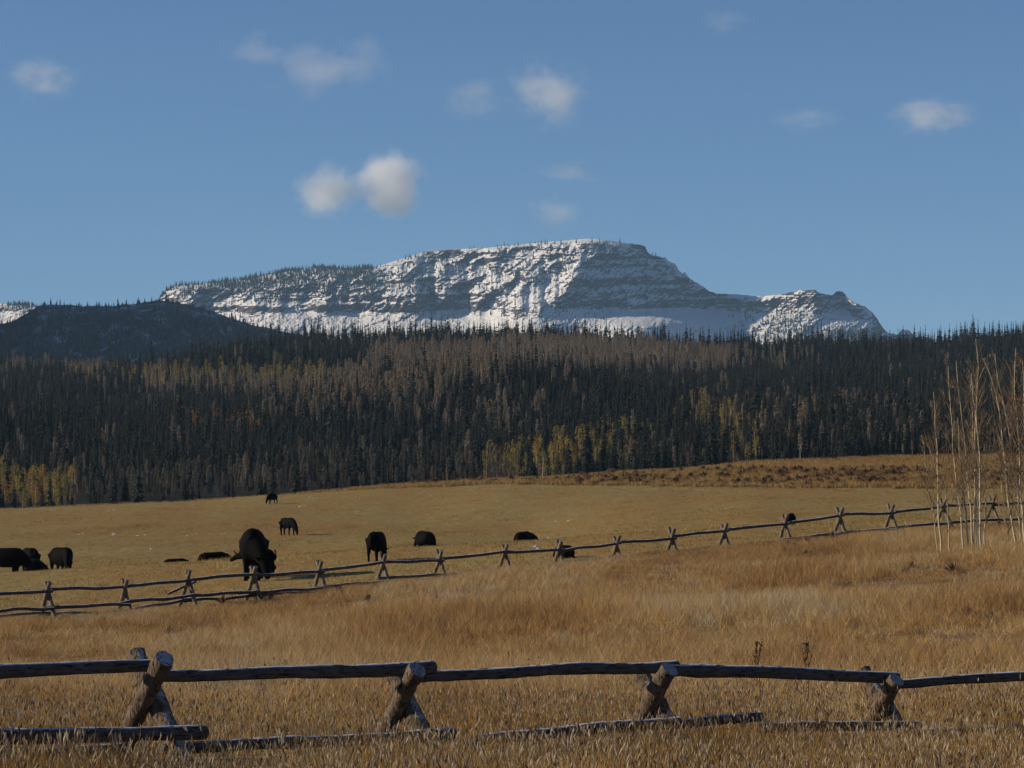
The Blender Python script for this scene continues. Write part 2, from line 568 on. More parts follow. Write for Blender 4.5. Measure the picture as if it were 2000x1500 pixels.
D_L = A_L - fall(2.45, .15, 2.3, np.clip(cliff * (1 - face_r), 0, 1))
D_R = A_R - fall(1.45, .12, .8, cliff)
kk = 12.0
dbase = np.maximum(D_L, D_R) + kk * np.exp(-np.abs(D_L - D_R) / kk) * .7
dbase = np.where(PXM < 700, D_L, dbase)
# below the cliffs the scree apron is smoother than the faces above
w_ = 70
ker = np.hanning(2 * w_ + 1); ker /= ker.sum()
r603 = np.argmin(np.abs(YM - 606), axis=0)
line603 = dbase[r603, np.arange(len(mpx))]
sm603 = np.convolve(np.pad(line603, w_, mode='edge'), ker, 'valid')
dbase = dbase + (sm603 - line603)[None] * smooth(600, 630, YM) - 190 * np.exp(-((PXM - 1265) / 110) ** 2) * smooth(602, 640, YM) * np.where(PXM > 1250, 1.0, 1.0)
drop = 0.0
# gullies running down to the left, ribs and small relief
q = PXM + .9 * YM
g5 = fbm(PXM * .03, YM * .05, 23, o=4)
g1 = 1 - np.abs(fbm(q * .016 + .6 * g5, YM * .012, 1, o=3)) * 2
g2 = 1 - np.abs(fbm(q * .06 + .9 * g5, YM * .045, 4, o=3)) * 2
g3 = fbm(q * .22, YM * .16, 9, o=3)
g4 = fbm(PXM * .07, YM * .012, 12, o=3)
gm = fbm(PXM * .008, YM * .02, 61, o=3)
fade = smooth(0, 10, YM - ytop[None])
rel = (1 - .65 * talus_w)
Dm = dbase - fade * rel * (34 * g1 * (1 - .6 * face_r) + 13 * g2 * (1 - .6 * face_r) * (.2 + 1.2 * smooth(-.3, .4, gm)) + 7 * g3 + 17 * g5) - cliff * 10 * g4 * fade
Dm = Dm - fade * 3 * fbm(PXM * .5, YM * .45, 31, o=2)
pts = P(PXM, YM, Dm)
# plateau falling away behind the rim
back = []
for k, (dd, dz) in enumerate([(60, -6), (400, -60), (1200, -330), (2600, -700)]):
    p = pts[0].copy()
    p[:, 1] += dd
    p[:, 2] = np.maximum(p[:, 2] + dz, -20)
    back.append(p)
allp = np.concatenate([np.stack(back[::-1]), pts])


def snow_mat():
    m, nt, out = new_mat('snow_and_rock')
    g = N(nt, 'ShaderNodeNewGeometry')
    sep = N(nt, 'ShaderNodeSeparateXYZ')
    nt.links.new(g.outputs['Normal'], sep.inputs[0])
    n1 = noise_node(nt, .02, 6, .7, g.outputs['Position'])
    n2 = noise_node(nt, .12, 4, .7, g.outputs['Position'], (1, 1, .5))
    a = math_n(nt, 'ADD', sep.outputs[2], math_n(nt, 'MULTIPLY', math_n(nt, 'SUBTRACT', n1.outputs[0], .5), .35))
    a = math_n(nt, 'ADD', a, math_n(nt, 'MULTIPLY', math_n(nt, 'SUBTRACT', n2.outputs[0], .5), .28))
    sn = ramp(nt, a, [(.50, (0, 0, 0)), (.62, (1, 1, 1))])
    rk = ramp(nt, n2.outputs[0], [(.3, (.028, .022, .03)), (.7, (.085, .062, .07))])
    c = mixc(nt, sn.outputs[0], rk.outputs[0], (.64, .62, .60))
    bp = N(nt, 'ShaderNodeBump')
    bp.inputs['Strength'].default_value = .6
    bp.inputs['Distance'].default_value = 3.5
    nt.links.new(n2.outputs[0], bp.inputs['Height'])
    diffuse_out(nt, out, c, .8, 0, .2, bp.outputs[0])
    return m


me = mesh_np('mountain', allp.reshape(-1, 3), grid_faces(len(allp), len(mpx)), snow_mat(), True)
tag(obj('mountain', me), kind='structure')

# shaded wooded ridge on the left, plus an unseen hill added to shade it
HP = np.array([-1400, -900, -560, -400, -200, -60, 0, 30, 58, 75, 130, 180, 220, 260, 290, 312, 330, 345, 370, 400, 450, 500, 560, 620, 700, 800, 1000], float)
HY = np.array([250, 60, 70, 190, 400, 590, 634, 624, 607, 596, 594, 599, 597, 593, 590, 588, 588, 590, 596, 604, 621, 636, 650, 662, 690, 730, 820], float)
hpx = np.arange(-1400, 1000, 6.0)
nh = 70
hyt = np.interp(hpx, HP, HY) + 1.5 * vnoise(hpx * .05, 4.0)
PXH = np.repeat(hpx[None], nh, 0)
YH = hyt[None] + (850 - hyt[None]) * (np.arange(nh) / (nh - 1))[:, None]
DH = 4300 - 3.6 * (YH - hyt[None]) - 110 * smooth(0, 20, YH - hyt[None]) * (1 - 2 * np.abs(fbm(PXH * .012 + YH * .004, YH * .006, 2)))
hp = P(PXH, YH, DH)
hb = []
for dd, dz in [(150, -30), (700, -260), (1600, -700)]:
    p = hp[0].copy()
    p[:, 1] += dd
    p[:, 2] = np.maximum(p[:, 2] + dz, -25)
    hb.append(p)
hall = np.concatenate([np.stack(hb[::-1]), hp])
mh, nth, outh = new_mat('wooded_ridge_floor')
gg = N(nth, 'ShaderNodeNewGeometry')
nn = noise_node(nth, .02, 6, .7, gg.outputs['Position'])
rr_ = ramp(nth, nn.outputs[0], [(.42, (.03, .035, .03)), (.54, (.10, .10, .10)), (.66, (.5, .5, .52))])
diffuse_out(nth, outh, rr_.outputs[0], .95, 0, .1)
me = mesh_np('wooded_ridge', hall.reshape(-1, 3), grid_faces(len(hall), len(hpx)), mh, True)
tag(obj('wooded_ridge', me), kind='structure')

# ------------------------------------------------------------------ scattering (only for stuff)
_groups = {}


def scatter(name, protos, pts, rotz, scl, idx=None, tilt=None, label=None, cat=None):
    """one stuff object: prototypes instanced on a point mesh"""
    c = bpy.data.collections.new(name + '_models')
    for i, p in enumerate(protos):
        o = bpy.data.objects.new('%s_model_%02d' % (name, i), p)
        c.objects.link(o)
    me = bpy.data.meshes.new(name)
    n = len(pts)
    me.vertices.add(n)
    me.vertices.foreach_set('co', np.asarray(pts, np.float32).ravel())
    rot = np.zeros((n, 3), np.float32)
    rot[:, 2] = rotz
    if tilt is not None:
        rot[:, :2] = tilt
    sc = np.asarray(scl, np.float32)
    if sc.ndim == 1:
        sc = np.repeat(sc[:, None], 3, 1)
    me.attributes.new('rot', 'FLOAT_VECTOR', 'POINT').data.foreach_set('vector', rot.ravel())
    me.attributes.new('scl', 'FLOAT_VECTOR', 'POINT').data.foreach_set('vector', sc.ravel())
    if idx is None:
        idx = rng.integers(0, len(protos), n)
    me.attributes.new('idx', 'INT', 'POINT').data.foreach_set('value', np.asarray(idx, np.int32))
    o = obj(name, me)
    ng = bpy.data.node_groups.new(name + '_spread', 'GeometryNodeTree')
    ng.interface.new_socket('Geometry', in_out='INPUT', socket_type='NodeSocketGeometry')
    ng.interface.new_socket('Geometry', in_out='OUTPUT', socket_type='NodeSocketGeometry')
    gi, go = ng.nodes.new('NodeGroupInput'), ng.nodes.new('NodeGroupOutput')
    ip = ng.nodes.new('GeometryNodeInstanceOnPoints')
    ci = ng.nodes.new('GeometryNodeCollectionInfo')
    ci.inputs['Collection'].default_value = c
    ci.inputs['Separate Children'].default_value = True
    ci.inputs['Reset Children'].default_value = True
    ip.inputs['Pick Instance'].default_value = True

    def att(nm, dt):
        a = ng.nodes.new('GeometryNodeInputNamedAttribute')
        a.data_type = dt
        a.inputs['Name'].default_value = nm
        return next(s for s in a.outputs if s.enabled and s.name == 'Attribute')
    ng.links.new(gi.outputs[0], ip.inputs['Points'])
    ng.links.new(ci.outputs[0], ip.inputs['Instance'])
    ng.links.new(att('idx', 'INT'), ip.inputs['Instance Index'])
    ng.links.new(att('rot', 'FLOAT_VECTOR'), ip.inputs['Rotation'])
    ng.links.new(att('scl', 'FLOAT_VECTOR'), ip.inputs['Scale'])
    ng.links.new(ip.outputs[0], go.inputs[0])
    md = o.modifiers.new('spread', 'NODES')
    md.node_group = ng
    tag(o, label, cat, kind='stuff')
    return o


# ------------------------------------------------------------------ tree models (height 1 m = real metres)
def spruce_mesh(h, r, seed, tiers=16, mats=None, sparse=0.0):
    rs = np.random.default_rng(seed)
    g = Geo()
    g.tube([[0, 0, 0], [0, 0, h * .5], [0, 0, h * .98]], [h * .014, h * .009, .012], 4, 1, caps=False)
    V_, T_ = [], []
    for k in range(tiers):
        f = (k + .3 * rs.random()) / tiers
        z = h * (.06 + .92 * f)
        rad = r * (1 - f) ** .8 * (.75 + .5 * rs.random()) + .06
        nb = int(7 - 3 * f)
        a0 = rs.random() * 6.28
        for b in range(nb):
            if rs.random() < sparse:
                continue
            a = a0 + (b + .35 * rs.random()) / nb * 6.283
            rr = rad * (.6 + .6 * rs.random())
            dz = -rr * (.25 + .35 * rs.random())
            w = rr * (.32 + .2 * rs.random())
            ca, sa = math.cos(a), math.sin(a)
            i = len(V_)
            V_ += [[0, 0, z + h * .035], [ca * rr * .6 - sa * w, sa * rr * .6 + ca * w, z + dz * .7], [ca * rr, sa * rr, z + dz],
                   [ca * rr * .6 + sa * w, sa * rr * .6 - ca * w, z + dz * .7], [ca * rr * .7, sa * rr * .7, z + dz * .3 + h * .01]]
            T_ += [[i, i + 1, i + 4], [i + 1, i + 2, i + 4], [i + 4, i + 2, i + 3], [i, i + 4, i + 3]]
    g.add(V_, T_)
    i = 0
    g.add([[.04 * h * .3, 0, h * .93], [-.02 * h * .3, .03 * h * .3, h * .93], [-.02 * h * .3, -.03 * h * .3, h * .93], [0, 0, h * 1.03]], [[0, 1, 3], [1, 2, 3], [2, 0, 3]])
    return g


def dead_conifer(h, seed):
    rs = np.random.default_rng(seed)
    g = Geo()
    g.tube([[0, 0, 0], [.05, 0, h * .5], [0, .05, h]], [h * .012, h * .008, .015], 4, 1, caps=False)
    for k in range(75):
        f = rs.random() ** .8
        z = h * (.12 + .86 * f)
        a = rs.random() * 6.28
        L = (1 - f) * h * .11 * (.6 + .7 * rs.random()) + .2
        d = np.array([math.cos(a), math.sin(a), -.15 - .3 * rs.random()])
        w = np.array([-math.sin(a), math.cos(a), .3]) * (.05 + .06 * rs.random())
        b = np.array([0, 0, z])
        g.add([b + w * .5, b - w * .5, b + d * L * .6 - w * 1.6, b + d * L], [[0, 1, 2], [0, 2, 3]])
    return g


def bare_aspen(h, seed, nt=130):
    rs = np.random.default_rng(seed)
    crown, trunk = Geo(), Geo()
    bx, by = (rs.random(2) - .5) * .5
    trunk.tube([[0, 0, 0], [bx * .5, by * .5, h * .45], [bx, by, h * .8]], [h * .0105, h * .0075, h * .003], 4, 0, caps=False)
    for k in range(nt):
        f = rs.random() ** .7
        z = h * (.38 + .6 * f)
        a = rs.random() * 6.28
        rad = h * .13 * math.sin(math.pi * min(1, max(.08, (f * .86 + .12)))) * (.3 + .8 * rs.random())
        b = np.array([bx * f + math.cos(a) * rad * .5, by * f + math.sin(a) * rad * .5, z - rad * .4])
        d = np.array([math.cos(a) * .5, math.sin(a) * .5, 1.1 + .6 * rs.random()])
        L = h * (.05 + .07 * rs.random())
        w = np.array([-math.sin(a), math.cos(a), 0]) * (.03 + .05 * rs.random())
        crown.add([b - w, b + w, b + d * L * .5 + w * 1.4, b + d * L, b + d * L * .5 + np.array([w[1], -w[0], 0]) * 4], [[0, 1, 2], [0, 2, 3], [0, 2, 4]])
    return crown, trunk


def leafy_aspen(h, seed, nl=230, wide=.16, low=.1):
    rs = np.random.default_rng(seed)
    crown, trunk = Geo(), Geo()
    trunk.tube([[0, 0, 0], [.08, .05, h * .5], [.1, -.05, h * .9]], [h * .011, h * .008, h * .002], 4, 0, caps=False)
    cl = [(rs.random() * 6.28, rs.random()) for _ in range(16)]
    for k in range(nl):
        ca_, cf = cl[k % 16]
        f = np.clip(cf + .12 * rs.normal(), 0, 1)
        a = ca_ + .6 * rs.normal()
        rad = h * wide * math.sqrt(max(.03, math.sin(math.pi * (.12 + .84 * f)))) * (.35 + .65 * rs.random() ** .5)
        c = np.array([math.cos(a) * rad, math.sin(a) * rad, h * (low + (1 - low) * f)])
        s = .13 + .14 * rs.random()
        u = rs.normal(size=3); u /= np.linalg.norm(u)
        v = np.cross(u, rs.normal(size=3)); v /= np.linalg.norm(v)
        crown.add([c - u * s, c - v * s * .7, c + u * s, c + v * s * .7], None, [[0, 1, 2, 3]])
    return crown, trunk


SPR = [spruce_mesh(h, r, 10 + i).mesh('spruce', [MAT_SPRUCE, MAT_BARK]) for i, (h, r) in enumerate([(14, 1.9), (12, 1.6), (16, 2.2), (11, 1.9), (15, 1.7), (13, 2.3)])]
DEAD = [dead_conifer(h, 30 + i).mesh('dead_conifer', [MAT_DEADSP, MAT_BARK]) for i, h in enumerate([13, 11, 14.5, 12])]


def two(mk, a, m1, m2, nm, n):
    out = []
    for i in range(n):
        c, t_ = mk(a[i % len(a)], 50 + i * 7 + len(nm))
        g = Geo()
        g.add(np.concatenate(c.v), np.concatenate(c.t) if c.t else None, np.concatenate(c.q) if c.q else None, 0)
        g.add(np.concatenate(t_.v), None, np.concatenate(t_.q), 1)
        out.append((c.mesh(nm + '_crown', [m1]), t_.mesh(nm + '_trunk', [m2]), g.mesh(nm, [m1, m2])))
    return out


BARE = two(bare_aspen, [11, 10, 12, 9.5], MAT_TWIG, MAT_PALE, 'bare_aspen', 4)
GREY = two(bare_aspen, [8, 7, 9], MAT_GREYTWIG, MAT_BARK, 'grey_aspen', 3)
YEL = two(leafy_aspen, [9, 8, 10, 7], MAT_YELLOW, MAT_PALE, 'yellow_aspen', 4)
ORA = two(leafy_aspen, [8, 7], MAT_ORANGE, MAT_PALE, 'orange_aspen', 2)

# ------------------------------------------------------------------ forest on the slope
def soft_box(px, py, x0, x1, y0, y1, s=18):
    return smooth(x0 - s * 2, x0 + s * 2, px) * (1 - smooth(x1 - s * 2, x1 + s * 2, px)) * smooth(y0 - s * .5, y0 + s * .5, py) * (1 - smooth(y1 - s * .5, y1 + s * .5, py))


tx, ty = [], []
D = 772.0
while D < 1960:
    sp = 3.5 + (D - 760) / 620.0
    half = D * .185 + 25
    n = int(2 * half / sp)
    xs_ = (np.arange(n) + rng.random(n) * .9) * sp - half
    tx.append(xs_)
    ty.append(D + (rng.random(n) - .5) * sp * 1.2)
    D += sp
tx, ty = np.concatenate(tx), np.concatenate(ty)
tz = ground_z(tx, ty)
fpx, fpy0 = project(tx, ty, tz)
fpy = fpy0 - F / ty * 4.0            # about the middle of the tree
wob = 14 * fbm(fpx * .012, fpy * .02, 3)
fy2 = fpy + wob
fx2 = fpx + 25 * fbm(fpx * .02, fpy * .03, 8)
n_t = len(tx)
p_bare = 1.0 * soft_box(fx2, fy2, 690, 1430, 648, 724, 12) + .45 * soft_box(fx2, fy2, 280, 900, 738, 780) + .9 * soft_box(fx2, fy2, -200, 215, 694, 722) \
    + .4 * soft_box(fx2, fy2, 660, 1000, 715, 760) + .32 * soft_box(fpx, fpy - (fpx - 700) * .10 + wob, 480, 1050, 755, 825, 20) + .09 * soft_box(fx2, fy2, 1350, 1850, 790, 860) + .4 * soft_box(fx2, fy2, 1420, 1560, 690, 725)
 
p_yel = .62 * soft_box(fx2, fy2, 130, 640, 706, 748) + .3 * soft_box(fx2, fy2, 600, 740, 700, 730) + .62 * soft_box(fx2, fy2, -100, 140, 918, 975, 12) \
    + .45 * soft_box(fpx, fpy - (1100 - fpx) * .22, 950, 1240, 850, 905, 10) + .6 * soft_box(fx2, fy2, 1325, 1440, 775, 835, 10) + .5 * soft_box(fx2, fy2, 1420, 1560, 885, 905, 10) \
    + .25 * soft_box(fx2, fy2, 1380, 1480, 830, 880, 10)
p_ora = .6 * soft_box(fx2, fy2, 330, 530, 800, 834, 8) + .25 * soft_box(fx2, fy2, 1040, 1190, 850, 900, 10) + .5 * soft_box(fx2, fy2, 1485, 1515, 742, 760, 8) + .2 * soft_box(fx2, fy2, -100, 120, 920, 960, 10)
p_grey = .75 * soft_box(fx2, fy2, 130, 560, 915, 990, 12) + .6 * soft_box(fx2, fy2, 560, 1000, 880, 950, 12) + .4 * soft_box(fx2, fy2, 1200, 1900, 870, 905, 12) + .12 * soft_box(fx2, fy2, 1500, 1900, 780, 870)
dark_top = soft_box(fx2, fy2, 330, 720, 640, 702, 8) + soft_box(fx2, fy2, 740, 1400, 600, 655, 6)
u = rng.random(n_t)
kind = np.where(rng.random(n_t) < .13, 1, 0)                       # 0 spruce, 1 dead conifer
kind = np.where(rng.random(n_t) < .03, 2, kind)                    # 2 bare aspen
acc = np.zeros(n_t)
for k, p in ((3, p_yel), (4, p_ora), (5, p_grey), (2, p_bare)):
    p = p * (1 - .9 * np.clip(dark_top, 0, 1)) * np.where((ty > 1785) & (fpx > 300) & (fpx < 1560), .08, 1.0)
    sel = (u >= acc) & (u < acc + p)
    kind = np.where(sel, k, kind)
    acc = acc + p
sc_t = .55 + .75 * rng.random(n_t) ** 1.3 + .18 * fbm(fpx * .03, fpy * .06, 14)
sc_t = np.where(kind == 0, sc_t * (1 + .35 * (rng.random(n_t) < .07)), sc_t)
sc_t = np.where((kind < 2) & (ty > 1785), sc_t * 1.2, sc_t)
sc_t = .76 * sc_t * np.interp(ty, [770, 830, 950], [.8, .9, 1.0])
# tall ridge-line spruces that stand out in the photograph (px, top y, height m)
STAND = [(875, 611, 17, 'broad dark spruce, tallest on the ridge line below the snow bench'),
         (1340, 630, 16, 'lone broad spruce on the ridge line in front of the shaded snow'),
         (285, 676, 16, 'pointed dark spruce rising from the left wood against the blue ridge'),
         (148, 682, 13, 'slim dark spruce above the pinkish bare aspens at far left'),
         (1786, 632, 15, 'pointed spruce on the skyline right of the mountain end'),
         (1876, 628, 14, 'slim spruce on the right skyline behind the aspen saplings'),
         (945, 622, 13, 'dark spruce on the ridge line right of the tallest one'),
         (770, 626, 13, 'dark spruce on the ridge line below the talus')]
KNAME = {0: 'spruce', 1: 'dead_conifer', 2: 'bare_aspen', 3: 'yellow_aspen', 4: 'orange_aspen', 5: 'grey_aspen'}
KCAT = {0: 'spruce tree', 1: 'dead conifer', 2: 'bare aspen', 3: 'yellow aspen', 4: 'orange aspen', 5: 'grey aspen'}
KGROUP = {0: 'dark spruces of the wooded slope', 1: 'thin bare conifers of the wooded slope', 2: 'leafless aspens of the wooded slope',
          3: 'yellow aspens of the wooded slope', 4: 'orange aspens of the wooded slope', 5: 'grey leafless aspens by the pasture'}
KDESC = {0: 'dark pointed spruce', 1: 'thin dead conifer', 2: 'leafless brown aspen', 3: 'yellow-green leafy aspen',
         4: 'orange-leaved aspen', 5: 'grey leafless aspen'}
PROTO = {0: [(m,) for m in SPR], 1: [(m,) for m in DEAD], 2: BARE, 3: YEL, 4: ORA, 5: GREY}


def where_words(px, py, d, sc):
    marks = [(200, 'above the left cattle cluster'), (420, 'below the blue ridge'), (620, 'above the two grazing calves'), (850, 'below the long white talus'),
             (1050, 'below the dark cliffs'), (1250, 'below the mountain summit'), (1450, 'below the stepped summit face'), (1650, 'below the low rocky shoulder'),
             (1830, "below the mountain's right end"), (9999, 'behind the bare saplings')]
    col = next(w for m_, w in marks if px < m_)
    row = 'at the pasture edge' if d < 850 else ('low on the slope' if d < 1050 else ('halfway up the slope' if d < 1500 else 'near the ridge top'))
    size = 'tall ' if sc > .8 else ('small ' if sc < .6 else '')
    return size, row, col


app = sc_t * 12 / ty
inview = (fpx > -30) & (fpx < 2030)
for k in range(6):
    ids = np.where(kind == k)[0]
    order = ids[np.argsort(-(app[ids] + 10 * inview[ids]))]
    order_v = [i for i in order if inview[i]]
    cap_n = {0: 292, 1: 300, 2: 300, 3: 300, 4: 300, 5: 300}[k]
    if k in (0, 1):
        # spread over all depths: the visible part of a tree behind others is its top
        single = set(order_v[:cap_n])
    else:
        single = set(order_v[:cap_n])
    rest = [i for i in ids if i not in single]
    for i in sorted(single):
        v = int(rng.integers(0, len(PROTO[k])))
        pr = PROTO[k][v]
        size, row, col = where_words(fpx[i], fpy[i], ty[i], sc_t[i])
        lab = '%s%s %s, %s' % (size, KDESC[k], row, col)
        loc = (tx[i], ty[i], tz[i] - .15)
        if len(pr) == 1:
            o = obj(KNAME[k], pr[0], None, loc)
        else:
            o = obj(KNAME[k], None, None, loc)
            obj('crown', pr[0], o)
            obj('trunk', pr[1], o)
        o.rotation_euler[2] = rng.random() * 6.28
        o.scale = (sc_t[i],) * 3
        tag(o, lab, KCAT[k], '%s, %s%s, %s' % (KGROUP[k], size, row, col))
    if rest:
        rest = np.array(rest)
        scatter({0: 'spruce_wood', 1: 'dead_conifer_wood', 2: 'bare_aspen_wood', 3: 'yellow_aspen_wood', 4: 'orange_aspen_wood', 5: 'grey_aspen_wood'}[k],
                [p[-1] for p in PROTO[k]], np.stack([tx[rest], ty[rest], tz[rest] - .15], -1),
                rng.random(len(rest)) * 6.28, sc_t[rest])
for px, pyt, h, lab in STAND:
    d = 1880.0
    p = V(px, pyt, d)
    g0 = gz(p.x, p.y)
    h = max(h, p.z - g0)
    o = obj('spruce', SPR[5], None, (p.x, p.y, g0 - .1))
    s = (p.z - g0) / 13.3
    o.scale = (s * .95, s * .95, s)
    o.rotation_euler[2] = px
    tag(o, lab, 'spruce tree')

# far trees on the shaded ridge and on the mountain
def far_tree(h, r, seed, n=7):
    rs = np.random.default_rng(seed)
    g = Geo()
    for k in range(n):
        f = k / n
        z0, z1 = h * (.04 + .88 * f), h * (.04 + .88 * f) + h * .26
        rr = r * (1 - f) ** .85
        a = rs.random() * 6.28
        m = 5
        v = [[math.cos(a + j * 6.283 / m) * rr * (.6 + .7 * rs.random()), math.sin(a + j * 6.283 / m) * rr * (.6 + .7 * rs.random()), z0 + .4 * rs.random()] for j in range(m)] + [[0, 0, min(z1, h)]]
        g.add(v, [[j, (j + 1) % m, m] for j in range(m)])
    return g.mesh('far_tree', [MAT_FAR])


FAR = [far_tree(h, r, 70 + i) for i, (h, r) in enumerate([(12, 2.1), (10, 1.8), (14, 2.6), (9, 1.9)])]
n = 15000
ii = rng.random(n) ** .85
pxr = rng.random(n) * 2000 - 1100
yt_ = np.interp(pxr, hpx, hyt)
fi = (pxr - hpx[0]) / 6.0
ri = ii * (nh - 1) * .8
i0, j0 = np.clip(ri.astype(int), 0, nh - 2), np.clip(fi.astype(int), 0, len(hpx) - 2)
pp = hp[i0, j0] * ((1 - ri % 1) * (1 - fi % 1))[:, None] + hp[i0 + 1, j0] * ((ri % 1) * (1 - fi % 1))[:, None] + hp[i0, j0 + 1] * ((1 - ri % 1) * (fi % 1))[:, None] + hp[i0 + 1, j0 + 1] * ((ri % 1) * (fi % 1))[:, None]
clear = (vnoise(pxr * .03, ii * 12) > .55) & (ii > .1)
keep = ~(clear & (rng.random(n) < .7)) & ~((pxr > 262) & (pxr < 345) & (ii < .13) & (ii > .02) & (rng.random(n) < .85))
sf = .55 + .45 * rng.random(n)
scatter('far_ridge_forest', FAR, (pp - [0, 0, 1])[keep], rng.random(keep.sum()) * 6.28, sf[keep])

n = 34000
pxr = 300 + rng.random(n) * 1480
extra = rng.random(3500) * 330
pxr = np.concatenate([pxr, extra, 330 + rng.random(2500) * 400])
n = len(pxr)
ti = rng.random(n)
ti[-6000:] = rng.random(6000) ** 3 * .12
cj = np.clip(((pxr - mpx[0]) / 1.35).astype(int), 0, len(mpx) - 1)
ri = np.clip((ti * (NR - 1)).astype(int), 0, NR - 1)
mp_, my_ = pts[ri, cj], YM[ri, cj]
cl_ = cliff[ri, cj]
dens = .16 * soft_box(pxr, my_, 740, 1180, 474, 572, 8) + 1.0 * soft_box(pxr, my_, 440, 735, 505, 572, 10) * (1 - .65 * smooth(560, 600, my_)) + .42 * soft_box(pxr, my_, 345, 760, 540, 592, 10) \
    + .19 * smooth(-.1, .45, fbm(pxr * .02, my_ * .035, 44)) * soft_box(pxr, my_, 740, 1160, 474, 572, 8) + .05 * soft_box(pxr, my_, 1150, 1440, 470, 600) \
    + .035 * soft_box(pxr, my_, 350, 1250, 605, 700) + .28 * smooth(-.2, .4, fbm(pxr * .03 + my_ * .03, my_ * .02, 41)) * soft_box(pxr, my_, 1430, 1640, 605, 700, 8) \
    + .5 * soft_box(pxr, my_, 1610, 1760, 645, 720, 8)
dens[-6000:] = np.where((pxr[-6000:] < 330) | ((pxr[-6000:] > 330) & (pxr[-6000:] < 730)), .35, 0)
dens[-6000:] *= smooth(-.5, .2, vnoise(pxr[-6000:] * .04, 3.3)) * .8 + .25
keep = (rng.random(n) < dens) & (cl_ < .75)
sc_m = (.65 + .6 * rng.random(n))
scatter('mountain_forest', FAR, (mp_ - [0, 0, 1.0])[keep], rng.random(keep.sum()) * 6.28, sc_m[keep])

# ------------------------------------------------------------------ grass
def tuft(seed, n, h, rad, w, lean=.25, seedheads=0, head=(.07, .007), curve=.3):
    rs = np.random.default_rng(seed)
    g = Geo()
    V_, T_, Q_ = [], [], []
    SV, SQ = [], []
    for k in range(n):
        a, rr = rs.random() * 6.28, rad * math.sqrt(rs.random())
        b = np.array([math.cos(a) * rr, math.sin(a) * rr, -.03])
        la = rs.random() * 6.28
        le = lean * rs.random() ** .7
        hh = h * (.5 + .6 * rs.random())
        d = np.array([math.cos(la) * le, math.sin(la) * le, 1.0])
        d2 = d + np.array([math.cos(la), math.sin(la), -.2]) * curve * rs.random()
        wa = rs.random() * 3.14
        wv = np.array([math.cos(wa), math.sin(wa), 0]) * w * (.6 + .8 * rs.random())
        m = b + d * hh * .5
        t_ = m + d2 / np.linalg.norm(d2) * hh * .5
        i = len(V_)
        isseed = k < seedheads
        e = .55 if not isseed else .35
        V_ += [b - wv * e, b + wv * e, m + wv * e, m - wv * e, t_]
        Q_.append([i, i + 1, i + 2, i + 3])
        T_.append([i + 3, i + 2, i + 4])
        if isseed:
            dd = (t_ - m) / np.linalg.norm(t_ - m)
            hl, hw_ = head[0] * (.6 + .8 * rs.random()), head[1] * (.7 + .6 * rs.random())
            for ang in (0, 1.57):
                s_ = np.array([math.cos(ang), math.sin(ang), 0]) * hw_
                j = len(SV)
                SV += [t_ - dd * hl * .5, t_ + s_, t_ + dd * hl * .5, t_ - s_]
                SQ.append([j, j + 1, j + 2, j + 3])
    g.add(V_, T_, Q_, 0)
    if SV:
        g.add(SV, None, SQ, 1)
    return g


FG = [tuft(100 + i, 36, .58, .24, .0032, .34, 11, (.065, .0065), .5).mesh('seeding_grass_tuft', [MAT_FGRASS, MAT_SEED]) for i in range(5)]
MG = [tuft(120 + i, 44, .48, .26, .0055, .55, 0, curve=1.1).mesh('tall_grass_tuft', [MAT_GRASS]) for i in range(6)]
MG += [tuft(130 + i, 55, .30, .36, .007, 1.3, 0, curve=1.6).mesh('bent_grass_tuft', [MAT_GRASS]) for i in range(2)]
SG = [tuft(140 + i, 12, .085, .30, .010, .7).mesh('short_grass_tuft', [MAT_SHORT]) for i in range(4)]
BG = [tuft(150 + i, 40, .75, .5, .03, .35, 0).mesh('edge_grass_tuft', [MAT_BAND]) for i in range(4)]


def fan(d0, d1, dens, margin=1.25, extra=2.5):
    """random points in the wedge seen by the camera, dens(D) per square metre"""
    out = []
    step = max(.5, (d1 - d0) / 60)
    D = d0
    while D < d1:
        half = D / 6 * margin + extra
        n = rng.poisson(dens(D) * 2 * half * step)
        out.append(np.stack([(rng.random(n) * 2 - 1) * half, D + rng.random(n) * step], -1))
        D += step
    return np.concatenate(out)


def place(name, protos, p, s, idx=None, squash=None):
    z = ground_z(p[:, 0], p[:, 1])
    sc = np.repeat(np.asarray(s)[:, None], 3, 1)
    if squash is not None:
        sc[:, 2] *= squash
    scatter(name, protos, np.stack([p[:, 0], p[:, 1], z], -1), rng.random(len(p)) * 6.28, sc, idx)


p = fan(15, 42, lambda d: 24 if d < 34 else 16)
kp = rng.random(len(p)) < np.interp(p[:, 1], [15, 37, 42], [1, 1, 0])
p = p[kp]
hs = .85 + .25 * rng.random(len(p)) + .35 * fbm(p[:, 0] * .5, p[:, 1] * .5)
hs *= np.interp(p[:, 1], [15, 26, 28, 40], [1.1, 1.15, 1.0, .85]) * (1 + .25 * fbm(p[:, 0] * 1.3, p[:, 1] * 1.3, 6))
place('foreground_grass', FG, p, hs)
TG = [tuft(160 + i, 6, .84, .16, .0035, .22, 4, (.07, .008), .2).mesh('tall_seeding_stems', [MAT_FGRASS, MAT_SEED]) for i in range(4)]
p = fan(21, 40, lambda d: 5.0)
place('tall_seeding_stems', TG, p, .75 + .35 * rng.random(len(p)))

